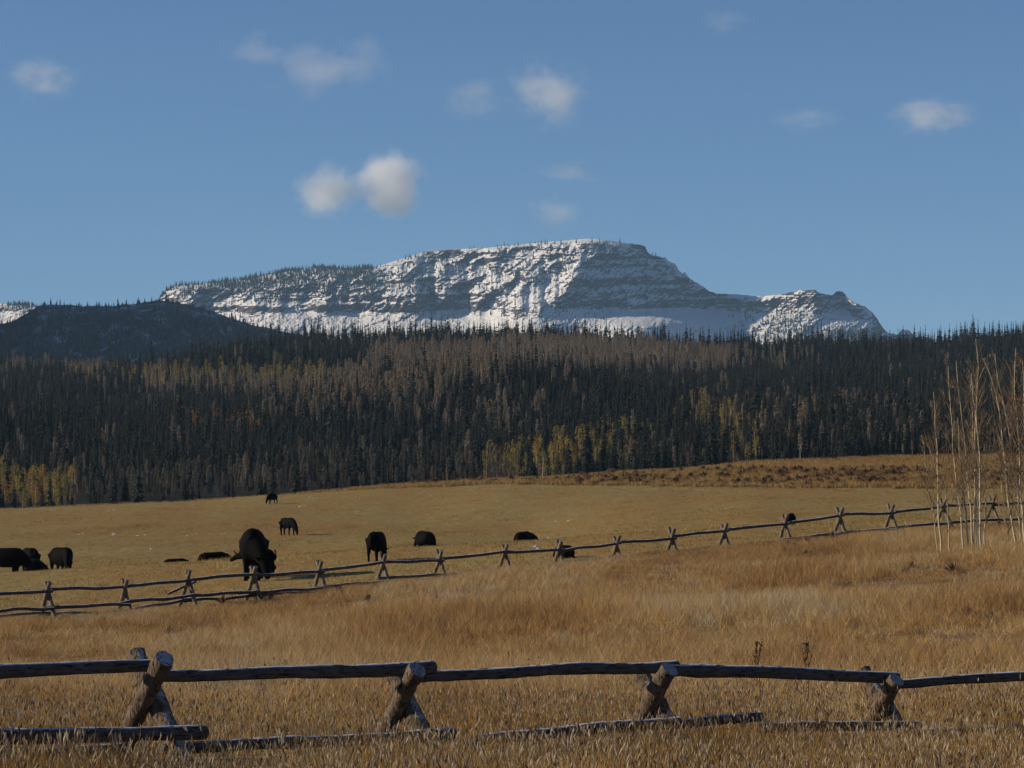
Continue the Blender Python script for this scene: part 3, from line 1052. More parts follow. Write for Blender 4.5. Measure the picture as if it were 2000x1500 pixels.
p = fan(34, 124, lambda d: np.interp(d, [34, 50, 80, 124], [17, 14, 10, 9]))
ppx = 1000 + F * p[:, 0] / p[:, 1]
dist = dfence(ppx) - p[:, 1]
patch = fbm(p[:, 0] * .22, p[:, 1] * .12, 5)
keep = (dist > -.6) & (rng.random(len(p)) < np.interp(p[:, 1], [34, 40], [0, 1])) & (rng.random(len(p)) < np.interp(patch, [-.5, -.1, 1], [.2, .8, 1]))
p, patch, dist = p[keep], patch[keep], dist[keep]
hh_ = (.95 + .7 * patch + .2 * rng.random(len(p))) * np.interp(dist, [-1, 2, 9, 18], [.38, .45, .75, 1.0])
big = np.interp(p[:, 1], [34, 90], [1.0, 1.15])
idx = np.where(rng.random(len(p)) < np.interp(patch, [-.4, .1, .5], [.85, .4, .05]), 6 + (rng.random(len(p)) * 2).astype(int), (rng.random(len(p)) * 6).astype(int))
place('tall_meadow_grass', MG, p, big, idx, np.clip(hh_, .45, 1.5))

p = fan(94, 348, lambda d: np.interp(d, [94, 200, 348], [3.4, 2.2, 1.3]), 1.15)
ppx = 1000 + F * p[:, 0] / p[:, 1]
keep = (p[:, 1] > dfence(ppx) + .5)
p = p[keep]
pn_ = smooth(-.1, .5, fbm(p[:, 0] * .25, p[:, 1] * .08, 55))
place('pasture_grass', SG, p, .6 + .8 * rng.random(len(p)) + .5 * pn_, None, .7 + (.9 + .8 * pn_) * rng.random(len(p)) ** 2)

p = fan(280, 422, lambda d: 1.4, 1.2)
ppx = 1000 + F * p[:, 0] / p[:, 1]
wband = smooth(480, 900, ppx)
keep = (p[:, 1] > band_d(ppx) + 2 * vnoise(ppx * .05, 2.0)) & (rng.random(len(p)) < .12 + .88 * wband)
p, ppx, wband = p[keep], ppx[keep], wband[keep]
place('meadow_edge_grass', BG, p, .5 + .4 * rng.random(len(p)), None, .4 + .6 * wband)


MAT_LOWTWIG = leafy_mat('low_reddish_twigs', [(.13, .075, .045), (.19, .12, .075), (.10, .07, .05)], 0.0, rnd=1)


def scrub(seed, n=120, h=.75, r=.8, wt=.022, mat=None):
    rs = np.random.default_rng(seed)
    g = Geo()
    for k in range(n):
        a, f = rs.random() * 6.28, rs.random()
        d = np.array([math.cos(a) * r * f, math.sin(a) * r * f, h * (.55 + .5 * rs.random()) * math.sqrt(1 - f * f * .8)])
        w = np.array([-math.sin(a), math.cos(a), .2]) * wt
        b = d * .25
        g.add([b - w, b + w, d * .8 + w * 1.2, d, d * .8 - w * 1.5], [[0, 1, 2], [0, 2, 3], [0, 3, 4]])
    return g.mesh('scrub', [mat or MAT_SAGE])


SCR = [scrub(170 + i) for i in range(4)]
LOW = [scrub(180 + i, 60, .55, .6, .016, MAT_LOWTWIG) for i in range(3)]
p = fan(286, 400, lambda d: .36, 1.2)
ppx = 1000 + F * p[:, 0] / p[:, 1]
bm = smooth(650, 1300, ppx) * smooth(-.35, .25, fbm(ppx * .006, p[:, 1] * .05, 77))
dd_ = p[:, 1] - band_d(ppx)
keep = (dd_ > 4) & (rng.random(len(p)) < bm * np.interp(dd_, [4, 14, 60, 75], [.15, 1, 1, 0]))
p = p[keep]
place('brown_scrub', SCR, p, .5 + .8 * rng.random(len(p)), None, .6 + .5 * rng.random(len(p)))

# low twiggy scrub in front of the far fence on the right and along the fence line
p = fan(60, 118, lambda d: .25, 1.15)
ppx = 1000 + F * p[:, 0] / p[:, 1]
pn = fbm(p[:, 0] * .3, p[:, 1] * .2, 99)
keep = (dfence(ppx) - p[:, 1] > 0) & (pn > .22) & (rng.random(len(p)) < .6)
p = p[keep]
scatter('low_meadow_twigs', LOW, np.stack([p[:, 0], p[:, 1], ground_z(p[:, 0], p[:, 1])], -1), rng.random(len(p)) * 6, (.35 + .35 * rng.random(len(p))))

# snow remnants on the pasture
SP = [(225, 1044, 30), (160, 1043, 14), (280, 1045, 16), (372, 1045, 16), (440, 1043, 14), (380, 1044, 8), (292, 1074, 10), (610, 973, 22), (590, 989, 16), (650, 985, 8), (475, 1118, 10),
      (1085, 1018, 14), (1110, 1017, 12), (1060, 1052, 22), (1045, 1084, 12), (215, 997, 14), (172, 995, 8), (895, 1022, 8), (1150, 990, 8), (318, 1098, 10), (1420, 995, 10), (700, 972, 14), (660, 964, 10), (840, 971, 8)]
g = Geo()
for px, py, w in SP:
    # find the distance at which the ground is seen at this pixel
    ds = np.linspace(125, 345, 500)
    a = P(px, py, ds)
    below = a[:, 2] <= ground_z(a[:, 0], a[:, 1])
    if not below.any():
        continue
    k = int(np.argmax(below))
    c = a[k]
    for _ in range(int(w * .22)):
        s = .03 + .10 * rng.random() ** 2
        ox, oy = (rng.random() - .5) * w * c[1] / F, (rng.random() - .5) * 5
        m = 7
        an = np.arange(m) / m * 6.283
        r_ = s * (.6 + .7 * rng.random(m))
        x_, y_ = c[0] + ox, c[1] + oy
        zc = gz(x_, y_)
        vv = np.stack([x_ + np.cos(an) * r_ * 1.4, y_ + np.sin(an) * r_, np.full(m, zc - .01)], -1)
        vv = np.concatenate([vv, [[x_, y_, zc + .05 + .05 * rng.random()]]])
        g.add(vv, [[j, (j + 1) % m, m] for j in range(m)])
ms, nts, outs = new_mat('old_snow')
diffuse_out(nts, outs, (.5, .5, .52), .7, 0, .2)
tag(obj('snow_patches', g.mesh('snow_patches', [ms], True)), 'small remnants of snow lying scattered on the pasture', 'snow', kind='stuff')

# ------------------------------------------------------------------ fences
TF = Vector((.82, .57, 0)).normalized()
NF = Vector((.57, -.82, 0)).normalized()


def log_mesh(a, b, r0, r1, mat, base, segs=14, sides=12, wob=.012, name='log', rough=.10):
    a, b = np.array(a), np.array(b)
    L = np.linalg.norm(b - a)
    tt = np.linspace(0, 1, segs + 1)
    pts_ = a[None] + (b - a)[None] * tt[:, None]
    s = rng.random() * 100
    amp = wob * min(L, 3.0)
    env = np.sin(np.pi * tt) ** .5
    pts_[:, 2] += amp * vnoise(tt * 3.1 + s, 1.0) * env
    side = np.cross(b - a, [0, 0, 1.0])
    side /= np.linalg.norm(side) + 1e-9
    pts_ += side[None] * (amp * vnoise(tt * 2.7 + s, 5.0) * env)[:, None]
    rad = (r0 + (r1 - r0) * tt) * (1 + .07 * vnoise(tt * 9 + s, 2.0))
    for _ in range(2):
        kx = rng.random()
        rad = rad * (1 + .10 * np.exp(-((tt - kx) / .03) ** 2))
    g = Geo()
    g.tube(pts_ - np.array(base), rad, sides, wob=rough)
    me = g.mesh(name, [mat], True)
    # flat sawn ends
    sharp = np.ones(len(me.polygons), bool)
    sharp[:2 * sides] = False
    me.polygons.foreach_set('use_smooth', sharp)
    try:
        me.set_sharp_from_angle(angle=R(50))
    except Exception:
        pass
    return me


def buck(fence, base, C, r, up, spread=32.6, name='leg', foot=None, off=.09, ups=(1, 1), mat=None):
    mat = mat or MAT_LEG
    """two crossed logs; C = crossing point"""
    for s, o_, u_ in ((1, -off, ups[0]), (-1, off, ups[1])):
        u = NF * (s * math.sin(R(spread))) + Vector((0, 0, math.cos(R(spread))))
        c = C + TF * o_
        top = c + u * up * u_
        # foot reaches the ground
        k = 0.0
        for _ in range(60):
            q_ = c - u * k
            if q_.z < gz(q_.x, q_.y) - .08:
                break
            k += .05
        bot = c - u * k
        obj('leg', log_mesh(bot, top, r * 1.08, r, mat, base, 26, 18, .014, 'leg', .20), fence)


def make_fence(name, label, base):
    e = obj(name, None, None, base)
    e.empty_display_size = .5
    return tag(e, label, 'fence', 'crossed-log rail fences')


# near fence
near_bucks = [(-215, 1372, 26.6), (293, 1372, 28.0), (788, 1380, 29.6), (1276, 1378, 31.2), (1722, 1386, 32.8), (2170, 1382, 34.4)]
base = V(1000, 1540, 30.3)
base.z = gz(base.x, base.y)
fn = make_fence('log_fence', 'weathered log fence across the foreground with thick frosted rails and four crossed-leg supports', base)
DN = lambda px: 28.0 + (px - 295) / 490.0 * 1.6
ups = {1: (1.0, 1.04), 2: (.88, .75), 3: (.92, .78), 4: (.80, .95)}
for i, (px, py, d) in enumerate(near_bucks):
    buck(fn, base, V(px, py, d), .086, .57, 43.0, ups=ups.get(i, (1, 1)), off=.062)
# rails: px0,y0, px1,y1, r0, r1, offset in depth
rails = [(-700, 1335, 304, 1300, .072, .060, 0.0), (318, 1320, 846, 1303, .056, .068, .10), (826, 1322, 1322, 1301, .052, .064, .12),
         (1305, 1309, 1752, 1324, .066, .060, .06), (1742, 1337, 2300, 1308, .050, .062, .10),
         (-700, 1450, 400, 1430, .068, .068, -.42), (315, 1462, 885, 1434, .052, .062, -.38), (930, 1446, 1325, 1410, .055, .06, -.36),
         (1310, 1415, 1485, 1399, .05, .05, -.30), (1490, 1422, 1796, 1416, .055, .05, -.36), (1790, 1434, 2400, 1398, .058, .062, -.5),
         (-700, 1520, 238, 1462, .055, .060, .35), (240, 1500, 700, 1478, .05, .05, .34), (960, 1474, 1208, 1452, .045, .05, .30),
         (680, 1485, 1100, 1470, .05, .05, .36), (1560, 1452, 2300, 1432, .05, .05, .36)]
for a, ya, b, yb, r0, r1, off in rails:
    d0, d1 = DN(a), DN(b)
    # shift rails off the fence axis along its normal (towards the camera for negative values)
    pa, pb = V(a, ya, d0), V(b, yb, d1)
    if off:
        pa = V(a, ya, d0 + off); pb = V(b, yb, d1 + off)
    obj('rail', log_mesh(pa, pb, r0, r1, MAT_RAIL, base, 40, 14, .007, 'rail'), fn)

# far fence
fb = [(-60, 1146), (93, 1136), (243, 1131), (367, 1113), (495, 1106), (624, 1096), (748, 1082), (858, 1074), (986, 1062), (1092, 1056), (1204, 1045), (1312, 1031), (1414, 1021), (1533, 1003),
      (1640, 991), (1740, 984), (1842, 972), (1938, 966), (2040, 962), (2140, 958)]
base = V(1000, 1130, 108)
base.z = gz(base.x, base.y)
ff = make_fence('log_fence', 'long log fence beyond the tall grass with many crossed-leg supports along the cattle pasture', base)
crosses = []
rf = np.random.default_rng(5)
for i, (px, py) in enumerate(fb):
    d = dfence(px)
    ext = .40 + .10 * rng.random()
    C = V(px, py + 6 + ext * .82 * F / d, d)
    C = C + NF * (-.0)
    crosses.append((px, py + 6, d, C))
    buck(ff, base, C, .056 + .012 * rng.random(), ext + .05, 26 + 5 * rng.random(), off=.06, ups=(1.05, .85 + .3 * rng.random()), mat=MAT_FLEG)
for i in range(len(crosses) - 1):
    (pa, ya, da, Ca), (pb, yb, db, Cb) = crosses[i], crosses[i + 1]
    k = 60 / (6000 / da)
    j = rng.random(8) * 4 - 2
    alt = (4, -3) if i % 2 else (-3, 4)
    obj('rail', log_mesh(V(pa - 7, ya + 11 + j[0] + alt[0] * .5, da), V(pb + 9, yb + 11 + j[1] + alt[1] * .5, db), .055, .05, MAT_RAIL, base, 12, 8, .012, 'rail'), ff)
    if i not in (9,):
        obj('rail', log_mesh(V(pa - 10, ya + 44 + j[2] * 1.5, da - .35), V(pb + 12, yb + 45 + j[3] * 1.5, db - .35), .055, .05, MAT_RAIL, base, 12, 8, .016, 'rail'), ff)
    obj('rail', log_mesh(V(pa - 10, ya + 56 + j[4] * 2, da + .4), V(pb + 12, yb + 53 + j[5] * 2, db + .4), .05, .045, MAT_RAIL, base, 12, 8, .016, 'rail'), ff)
obj('rail', log_mesh(V(328, 1160, 97.5), V(382, 1136, 98.5), .045, .04, MAT_RAIL, base, 8, 8, .01, 'rail'), ff)

# ------------------------------------------------------------------ cattle
def remesh(g, voxel):
    me = g.mesh('tmp', [None] if False else [MAT_SPRUCE])
    o = bpy.data.objects.new('tmp', me)
    COL.objects.link(o)
    m = o.modifiers.new('r', 'REMESH')
    m.mode = 'VOXEL'
    m.voxel_size = voxel
    m.use_smooth_shade = True
    s = o.modifiers.new('s', 'SMOOTH')
    s.factor = .5
    s.iterations = 3
    dg = bpy.context.evaluated_depsgraph_get()
    res = bpy.data.meshes.new_from_object(o.evaluated_get(dg))
    bpy.data.objects.remove(o)
    bpy.data.meshes.remove(me)
    return res


def hide_mat():
    m, nt, out = new_mat('black_hide')
    tc = N(nt, 'ShaderNodeTexCoord')
    n1 = noise_node(nt, 14, 5, .7, tc.outputs['Object'])
    r = ramp(nt, n1.outputs[0], [(.3, (.002, .0018, .0018)), (.7, (.006, .005, .005))])
    bp = N(nt, 'ShaderNodeBump')
    bp.inputs['Strength'].default_value = .4
    bp.inputs['Distance'].default_value = .02
    nt.links.new(n1.outputs[0], bp.inputs['Height'])
    diffuse_out(nt, out, r.outputs[0], .75, 0, .03, bp.outputs[0])
    return m


MAT_HIDE = hide_mat()


def cow_mesh(pose='graze', turn=0.0, step=0.0, calf=False):
    g = Geo()
    if pose in ('graze', 'suckle'):
        st = [(-1.02, 1.06, .14, .13), (-.95, 1.00, .32, .26), (-.75, .94, .41, .34), (-.45, .90, .44, .38), (-.1, .87, .46, .41), (.25, .88, .46, .39), (.5, .91, .44, .33), (.68, .92, .38, .26), (.80, .88, .26, .17)]
        if calf:
            st = [(x * .92, z + .04, rz * .86, ry * .84) for x, z, rz, ry in st]
        P_ = [(x, 0, z) for x, z, _, _ in st]
        g.tube(P_, [ry for *_, ry in st], 16, squash=[rz / ry for _, _, rz, ry in st])
        ct, stn = math.cos(turn), math.sin(turn)

        def nk(x, y, z):       # turn the neck about the shoulder
            dx = x - .6
            return (.6 + dx * ct - y * stn, dx * stn + y * ct, z)
        if pose == 'graze':
            g.tube([(.40, 0, .94), nk(.70, 0, .88), nk(.95, 0, .72), nk(1.1, 0, .56), nk(1.17, 0, .46)], [.29, .26, .21, .17, .14], 12, squash=[1.3, 1.3, 1.3, 1.2, 1])
            g.tube([nk(1.10, 0, .56), nk(1.17, 0, .45), nk(1.24, 0, .30), nk(1.29, 0, .15), nk(1.30, 0, .05)], [.12, .145, .13, .10, .08], 10, squash=[1, 1.1, 1.1, 1, .8])
            for s in (1, -1):
                g.tube([nk(1.10, s * .07, .55), nk(1.10, s * .18, .56), nk(1.13, s * .30, .60), nk(1.14, s * .35, .62)], [.035, .05, .05, .012], 6, squash=[.7, .6, .5, .5])
        if pose == 'suckle':
            g.tube([(.45, 0, 1.08), nk(.75, 0, 1.05), nk(1.0, 0, .98), nk(1.12, 0, .95)], [.24, .19, .15, .13], 12)
            g.tube([nk(1.05, 0, .98), nk(1.2, 0, .93), nk(1.38, 0, .84), nk(1.5, 0, .78)], [.13, .13, .10, .075], 10)
            for s in (1, -1):
                g.tube([nk(1.08, s * .07, 1.04), nk(1.10, s * .18, 1.12), nk(1.13, s * .28, 1.22), nk(1.14, s * .33, 1.27)], [.035, .055, .05, .015], 6, squash=[.7, .6, .5, .5])
        for s in (1, -1):
            f = step * s
            g.tube([(.45, s * .17, .98), (.46 + f * .3, s * .18, .68), (.46 + f * .8, s * .18, .42), (.45 + f, s * .18, .12), (.47 + f, s * .18, 0)], [.19, .14, .08, .058, .07], 8)
            g.tube([(-.72, s * .18, 1.0), (-.62 - f * .2, s * .21, .72), (-.84 - f * .7, s * .20, .46), (-.79 - f, s * .20, .14), (-.76 - f, s * .20, 0)], [.28, .20, .09, .062, .072], 8, squash=[1, 1, 1.2, 1.1, 1])
        g.tube([(-.98, 0, 1.28), (-1.07, 0, 1.12), (-1.09, .02, .8), (-1.07, .02, .5), (-1.06, .02, .38)], [.05, .04, .025, .035, .045], 6)
        if not calf:
            g.tube([(-.55, 0, .66), (-.48, 0, .58), (-.35, 0, .6)], [.14, .13, .1], 8)
    else:
        st = [(-1.0, .42, .12, .12), (-.9, .45, .30, .30), (-.65, .47, .40, .40), (-.3, .46, .42, .44), (.1, .47, .43, .42), (.45, .50, .42, .34), (.7, .50, .32, .22)]
        g.tube([(x, 0, z) for x, z, _, _ in st], [ry for *_, ry in st], 16, squash=[rz / ry for _, _, rz, ry in st])
        ct, stn = math.cos(turn), math.sin(turn)

        def nk(x, y, z):
            dx = x - .5
            return (.5 + dx * ct - y * stn, dx * stn + y * ct, z)
        g.tube([(.4, 0, .62), nk(.75, 0, .62), nk(.98, 0, .50), nk(1.08, 0, .42)], [.25, .2, .15, .13], 12)
        g.tube([nk(1.02, 0, .46), nk(1.15, 0, .36), nk(1.28, 0, .22), nk(1.33, 0, .14)], [.12, .12, .09, .07], 10)
        for s in (1, -1):
            g.tube([nk(1.02, s * .07, .5), nk(1.02, s * .2, .52), nk(1.03, s * .32, .55)], [.035, .05, .015], 6)
            g.tube([(.45, s * .2, .35), (.75, s * .26, .14), (.5, s * .3, .07), (.4, s * .3, .06)], [.14, .09, .06, .055], 8)
            g.tube([(-.7, s * .2, .4), (-.35, s * .42, .22), (-.65, s * .45, .09), (-.3, s * .5, .06)], [.22, .15, .08, .055], 8)
        g.tube([(-.95, 0, .6), (-1.06, .05, .4), (-1.1, .15, .1), (-1.0, .3, .05)], [.05, .035, .03, .04], 6)
    me = remesh(g, .030)
    me.name = 'cow'
    me.materials.clear()
    me.materials.append(MAT_HIDE)
    me.polygons.foreach_set('use_smooth', np.ones(len(me.polygons), bool))
    return me


COW = {'g0': cow_mesh('graze', 0, .05), 'gl': cow_mesh('graze', .75, -.06), 'gr': cow_mesh('graze', -.5, .08),
       'c0': cow_mesh('graze', 0, .07, True), 'cl': cow_mesh('graze', .5, -.05, True), 'suck': cow_mesh('suckle', 0, .05, True), 'lie': cow_mesh('lie', .7), 'lie2': cow_mesh('lie', -.9), 'lie0': cow_mesh('lie', 0)}


def put_cow(nm, mesh, px, d, top, base_h, yaw, label, wide=1.0, sink=True):
    """stand the animal on the ground at (px, d); its height is set so that the back reaches photo row `top`"""
    p = V(px, 1060, d)
    z = gz(p.x, p.y)
    zt = V(px, top, d).z
    s = (zt - z) / base_h
    o = obj(nm, COW[mesh], None, (p.x, p.y, z - .02))
    o.rotation_euler[2] = R(yaw)
    o.scale = (s * wide, s * wide, s)
    tag(o, label, 'cow' if nm == 'cow' else 'calf', 'black cattle on the pasture')
    return s


HG, HL = 1.36, .93
rep = []
rep.append(put_cow('cow', 'gl', 494, 112, 1029, HG, -88, 'largest black cow, grazing head-on just behind the fence with ears spread', .88))
rep.append(put_cow('calf', 'suck', 502, 113.8, 1070, 1.33, 152, 'black calf mostly hidden behind the largest cow, one ear poking out left', .95))
rep.append(put_cow('cow', 'g0', 737, 121, 1036, HG, 74, 'black cow seen from behind, grazing at a fence support left of centre', .84))
rep.append(put_cow('cow', 'lie0', 828, 168, 1035, HL, 112, 'black cow lying down between the standing cow and the pasture centre', 1))
rep.append(put_cow('cow', 'lie2', 1024, 166, 1036, HL, 68, 'black cow lying alone in mid-pasture near the centre of the picture', 1))
rep.append(put_cow('cow', 'lie0', 1101, 112.5, 1062, HL, 118, 'black cow lying behind tall grass under a fence support', 1))
rep.append(put_cow('calf', 'c0', 563, 247, 1010, 1.33, -52, 'small black calf grazing to the right, its shadow beside it, upper left pasture', .9))
rep.append(put_cow('calf', 'c0', 531, 312, 963, 1.33, 235, 'farthest black calf, grazing leftward at the upper edge of the pasture', .85))
rep.append(put_cow('cow', 'gr', 122, 151, 1067, HG, -55, 'black cow grazing alone right of the cluster at the left edge', .95))
rep.append(put_cow('cow', 'g0', 12, 146, 1068, HG, -8, 'large black cow cut off by the left picture edge', 1))
rep.append(put_cow('cow', 'gl', 57, 153, 1068, HG, 115, 'black cow standing behind the others in the left cluster', .9))
rep.append(put_cow('calf', 'lie2', 68, 148.5, 1089, HL, 100, 'small black calf at the right end of the left cluster', 1.2))
rep.append(put_cow('calf', 'lie0', 420, 152, 1076, HL, 22, 'black calf lying behind a rise left of the largest cow, back showing', .95))
rep.append(put_cow('calf', 'lie0', 346, 150, 1089, HL, 16, 'black calf lying almost hidden by the rise, only a thin strip of back showing', .95))
rep.append(put_cow('calf', 'c0', 1546, 150, 1001, 1.33, 75, 'black calf half hidden behind a fence support on the right', 1.0))
print('COW SCALES', [round(s, 2) for s in rep])

# ------------------------------------------------------------------ aspen saplings at the right
def sapling(label, pts_px, d, r0, seed, nbr=26, spread=1.0, leaves=0):
    rs = np.random.default_rng(seed)
    pp = [V(x, y, d) for x, y in pts_px]
    b = pp[0].copy()
    zg = gz(b.x, b.y)
    b.z = zg
    pp[0] = Vector((b.x, b.y, zg - .1))
    # smooth the stem
    arr = np.array([list(v) for v in pp])
    tt = np.linspace(0, 1, 26)
    acc_ = np.concatenate([[0], np.cumsum(np.linalg.norm(np.diff(arr, axis=0), axis=1))])
    acc_ /= acc_[-1]
    line = np.stack([np.interp(tt, acc_, arr[:, k]) for k in range(3)], -1)
    line[1:-1] = (line[:-2] + 2 * line[1:-1] + line[2:]) / 4
    line[:, 1] += .12 * vnoise(tt * 4 + seed, 2.0) * tt
    line[:, 0] += .03 * vnoise(tt * 9 + seed, 6.0)
    base_ = np.array(b)
    g = Geo()
    H = arr[-1][2] - zg
    g.tube(line - base_, r0 * .9 * (1 - tt * .9) + .004, 7)
    e = obj('aspen_sapling', None, None, b)
    tag(e, label, 'sapling', 'leafless aspen saplings at the right')
    obj('trunk', g.mesh('sapling_trunk', [MAT_ASPEN], True), e)
    cg = Geo()

    def branch(o_, d_, L, r, lvl):
        n_ = 5
        k = np.linspace(0, 1, n_)
        d_ = d_ / np.linalg.norm(d_)
        bend = np.array([0, 0, .35]) * L
        q_ = o_ + d_[None] * (k * L)[:, None] + bend[None] * (k ** 2)[:, None] + rs.normal(size=(n_, 3)) * L * .02 * k[:, None]
        cg.tube(q_, r * (1 - k * .75), 3, caps=False)
        if lvl:
            for _ in range(int(3 + 3 * rs.random())):
                f = .3 + .65 * rs.random()
                i_ = f * (n_ - 1)
                c_ = q_[int(i_)] * (1 - i_ % 1) + q_[min(n_ - 1, int(i_) + 1)] * (i_ % 1)
                dd = d_ + rs.normal(size=3) * .45 + [0, 0, .3]
                branch(c_, dd, L * (.3 + .25 * rs.random()), r * .6, lvl - 1)
        return q_[-1]
    tips = []
    for k in range(int(nbr * 1.0)):
        f = .16 + .82 * rs.random() ** .8
        i_ = f * 25
        c_ = line[int(i_)] - base_
        a = rs.random() * 6.28
        L = H * (.20 * (1.12 - f)) * (.5 + .9 * rs.random()) * spread + .12
        dd = np.array([math.cos(a) * .55, math.sin(a) * .55, .9])
        tips.append(branch(c_, dd, L, .0065 + .010 * (1 - f), 2 if L > .5 else 1))
    obj('branches', cg.mesh('sapling_branches', [MAT_SAPTWIG]), e)
    if leaves:
        lg = Geo()
        for k in range(leaves):
            t_ = tips[k % len(tips)] + rs.normal(size=3) * .12
            u_ = rs.normal(size=3) * .018
            v_ = rs.normal(size=3) * .018
            lg.add([t_ - u_, t_ - v_, t_ + u_, t_ + v_], None, [[0, 1, 2, 3]])
        obj('leaves', lg.mesh('sapling_leaves', [MAT_RUSTLEAF]), e)
    return e


MAT_RUSTLEAF = leafy_mat('rusty_last_leaves', [(.20, .09, .035), (.26, .13, .05)], .3)
m, nt, out = new_mat('sapling_bark')
tc = N(nt, 'ShaderNodeTexCoord')
n1 = noise_node(nt, 3.0, 5, .7, tc.outputs['Object'], (1, 1, 4))
r_ = ramp(nt, n1.outputs[0], [(.34, (.07, .055, .04)), (.43, (.36, .30, .19)), (.7, (.52, .455, .31))])
diffuse_out(nt, out, r_.outputs[0], .8, 0, .2)
MAT_ASPEN = m
MAT_SAPTWIG = leafy_mat('sapling_twigs', [(.20, .14, .085), (.28, .205, .13)], 0.0)

SAP = [
    ('leftmost pale aspen sapling, straight, standing apart in front of the fence', [(1838, 1096), (1835, 1020), (1832, 946), (1830, 871), (1826, 800), (1825, 765)], 100, .040, 30, 1.1),
    ('thin short sapling just right of the leftmost one', [(1856, 1092), (1852, 1020), (1849, 966), (1843, 915)], 100.5, .026, 14, 1.0),
    ('slender sapling curving left, third stem from the left', [(1884, 1082), (1876, 1000), (1867, 939), (1861, 860), (1858, 790), (1852, 715)], 101, .034, 22, .9),
    ('pale sapling beside the curving one, fourth stem from the left', [(1892, 1089), (1887, 1010), (1881, 946), (1874, 870), (1871, 815)], 100, .036, 18, .9),
    ('tall sapling leaning left with its tip near the forest', [(1900, 1080), (1896, 1000), (1891, 929), (1886, 861), (1876, 790), (1866, 705)], 101.5, .034, 24, 1.0),
    ('tallest and thickest pale sapling in the middle clump', [(1910, 1086), (1908, 1010), (1907, 946), (1906, 844), (1910, 725), (1906, 662)], 100, .052, 40, 1.0),
    ('crooked stem touching the tallest sapling on its right', [(1917, 1089), (1914, 1020), (1916, 960), (1915, 900), (1905, 820), (1896, 730)], 99.6, .042, 26, 1.0),
    ('short bushy stem at the right foot of the middle clump', [(1922, 1068), (1926, 1010), (1920, 950), (1914, 925)], 100.6, .034, 16, .9),
    ('forked slender sapling behind the middle clump', [(1902, 1090), (1904, 1000), (1903, 900), (1899, 800), (1894, 735)], 101, .028, 26, 1.1),
    ('sapling leaning left from the right-hand clump, widely branched', [(1990, 1096), (1980, 1030), (1968, 980), (1961, 878), (1950, 786), (1935, 740), (1920, 700)], 99.5, .042, 34, 1.2),
    ('upright sapling of the right-hand clump with a tall thin tip', [(1996, 1099), (1990, 1000), (1985, 929), (1968, 830), (1951, 760), (1945, 690)], 100.2, .038, 28, 1.1),
    ('straight sapling near the right picture edge', [(2004, 1100), (1996, 1000), (1990, 880), (1983, 780), (1983, 680)], 99, .044, 32, 1.0),
    ('rusty-leaved sapling cut by the right picture edge', [(2022, 1102), (2012, 1000), (2004, 880), (2000, 780), (1997, 700)], 98.6, .044, 34, 1.2),
    ('thin twiggy sapling between the two right clumps', [(1975, 1090), (1966, 1020), (1958, 960), (1952, 880)], 101.5, .024, 20, 1.2),
    ('leaning low sapling left of the pale leftmost stem', [(1832, 1066), (1822, 1000), (1812, 930), (1800, 850)], 100.8, .018, 16, 1.0),
]
for i, (lab, pts_px, d, r0, nb, spd) in enumerate(SAP):
    sapling(lab, pts_px, d, r0, 300 + i, nb, spd, 420 if 'rusty' in lab else 10)

# ------------------------------------------------------------------ tall dried weeds behind the near fence
MAT_WEED = leafy_mat('dried_dock', [(.05, .03, .02), (.09, .055, .035)], 0.0)
for lab, px, yt, yb, d, lean in (('tall dark dried weed left of the other, leaning left above the fence rail', 1482, 1240, 1330, 36.0, -9),
                                 ('tall dark dried weed right of the other, upright above the fence rail', 1571, 1243, 1335, 36.4, 3)):
    rs = np.random.default_rng(px)
    b = V(px + 4, 1400, d)
    b.z = gz(b.x, b.y)
    top = V(px + lean, yt, d + .1)
    e = obj('dried_weed', None, None, b)
    tag(e, lab, 'weed', 'tall dried weeds behind the near fence')
    L = np.array(top - b)
    k = np.linspace(0, 1, 12)
    line = L[None] * k[:, None]
    line[:, 0] += .03 * np.sin(k * 3)
    g = Geo()
    g.tube(line, .007 * (1 - .6 * k), 5)
    obj('stem', g.mesh('weed_stem', [MAT_WEED]), e)
    g = Geo()
    for q_ in range(5):
        f0 = .52 + .08 * q_
        o_ = L * f0
        dr = np.array([(rs.random() - .5) * .5, (rs.random() - .5) * .5, 1.0])
        ln = (.97 - f0) * L[2] * (.7 + .3 * rs.random())
        for z_ in range(26):
            f = rs.random()
            c = o_ + dr * ln * f + rs.normal(size=3) * .008
            u_, v_ = rs.normal(size=3) * .008, rs.normal(size=3) * .008
            g.add([c - u_, c - v_, c + u_, c + v_], None, [[0, 1, 2, 3]])
        g.tube([o_, o_ + dr * ln], [.004, .002], 3, caps=False)
    obj('seed_head', g.mesh('weed_seeds', [MAT_WEED]), e)

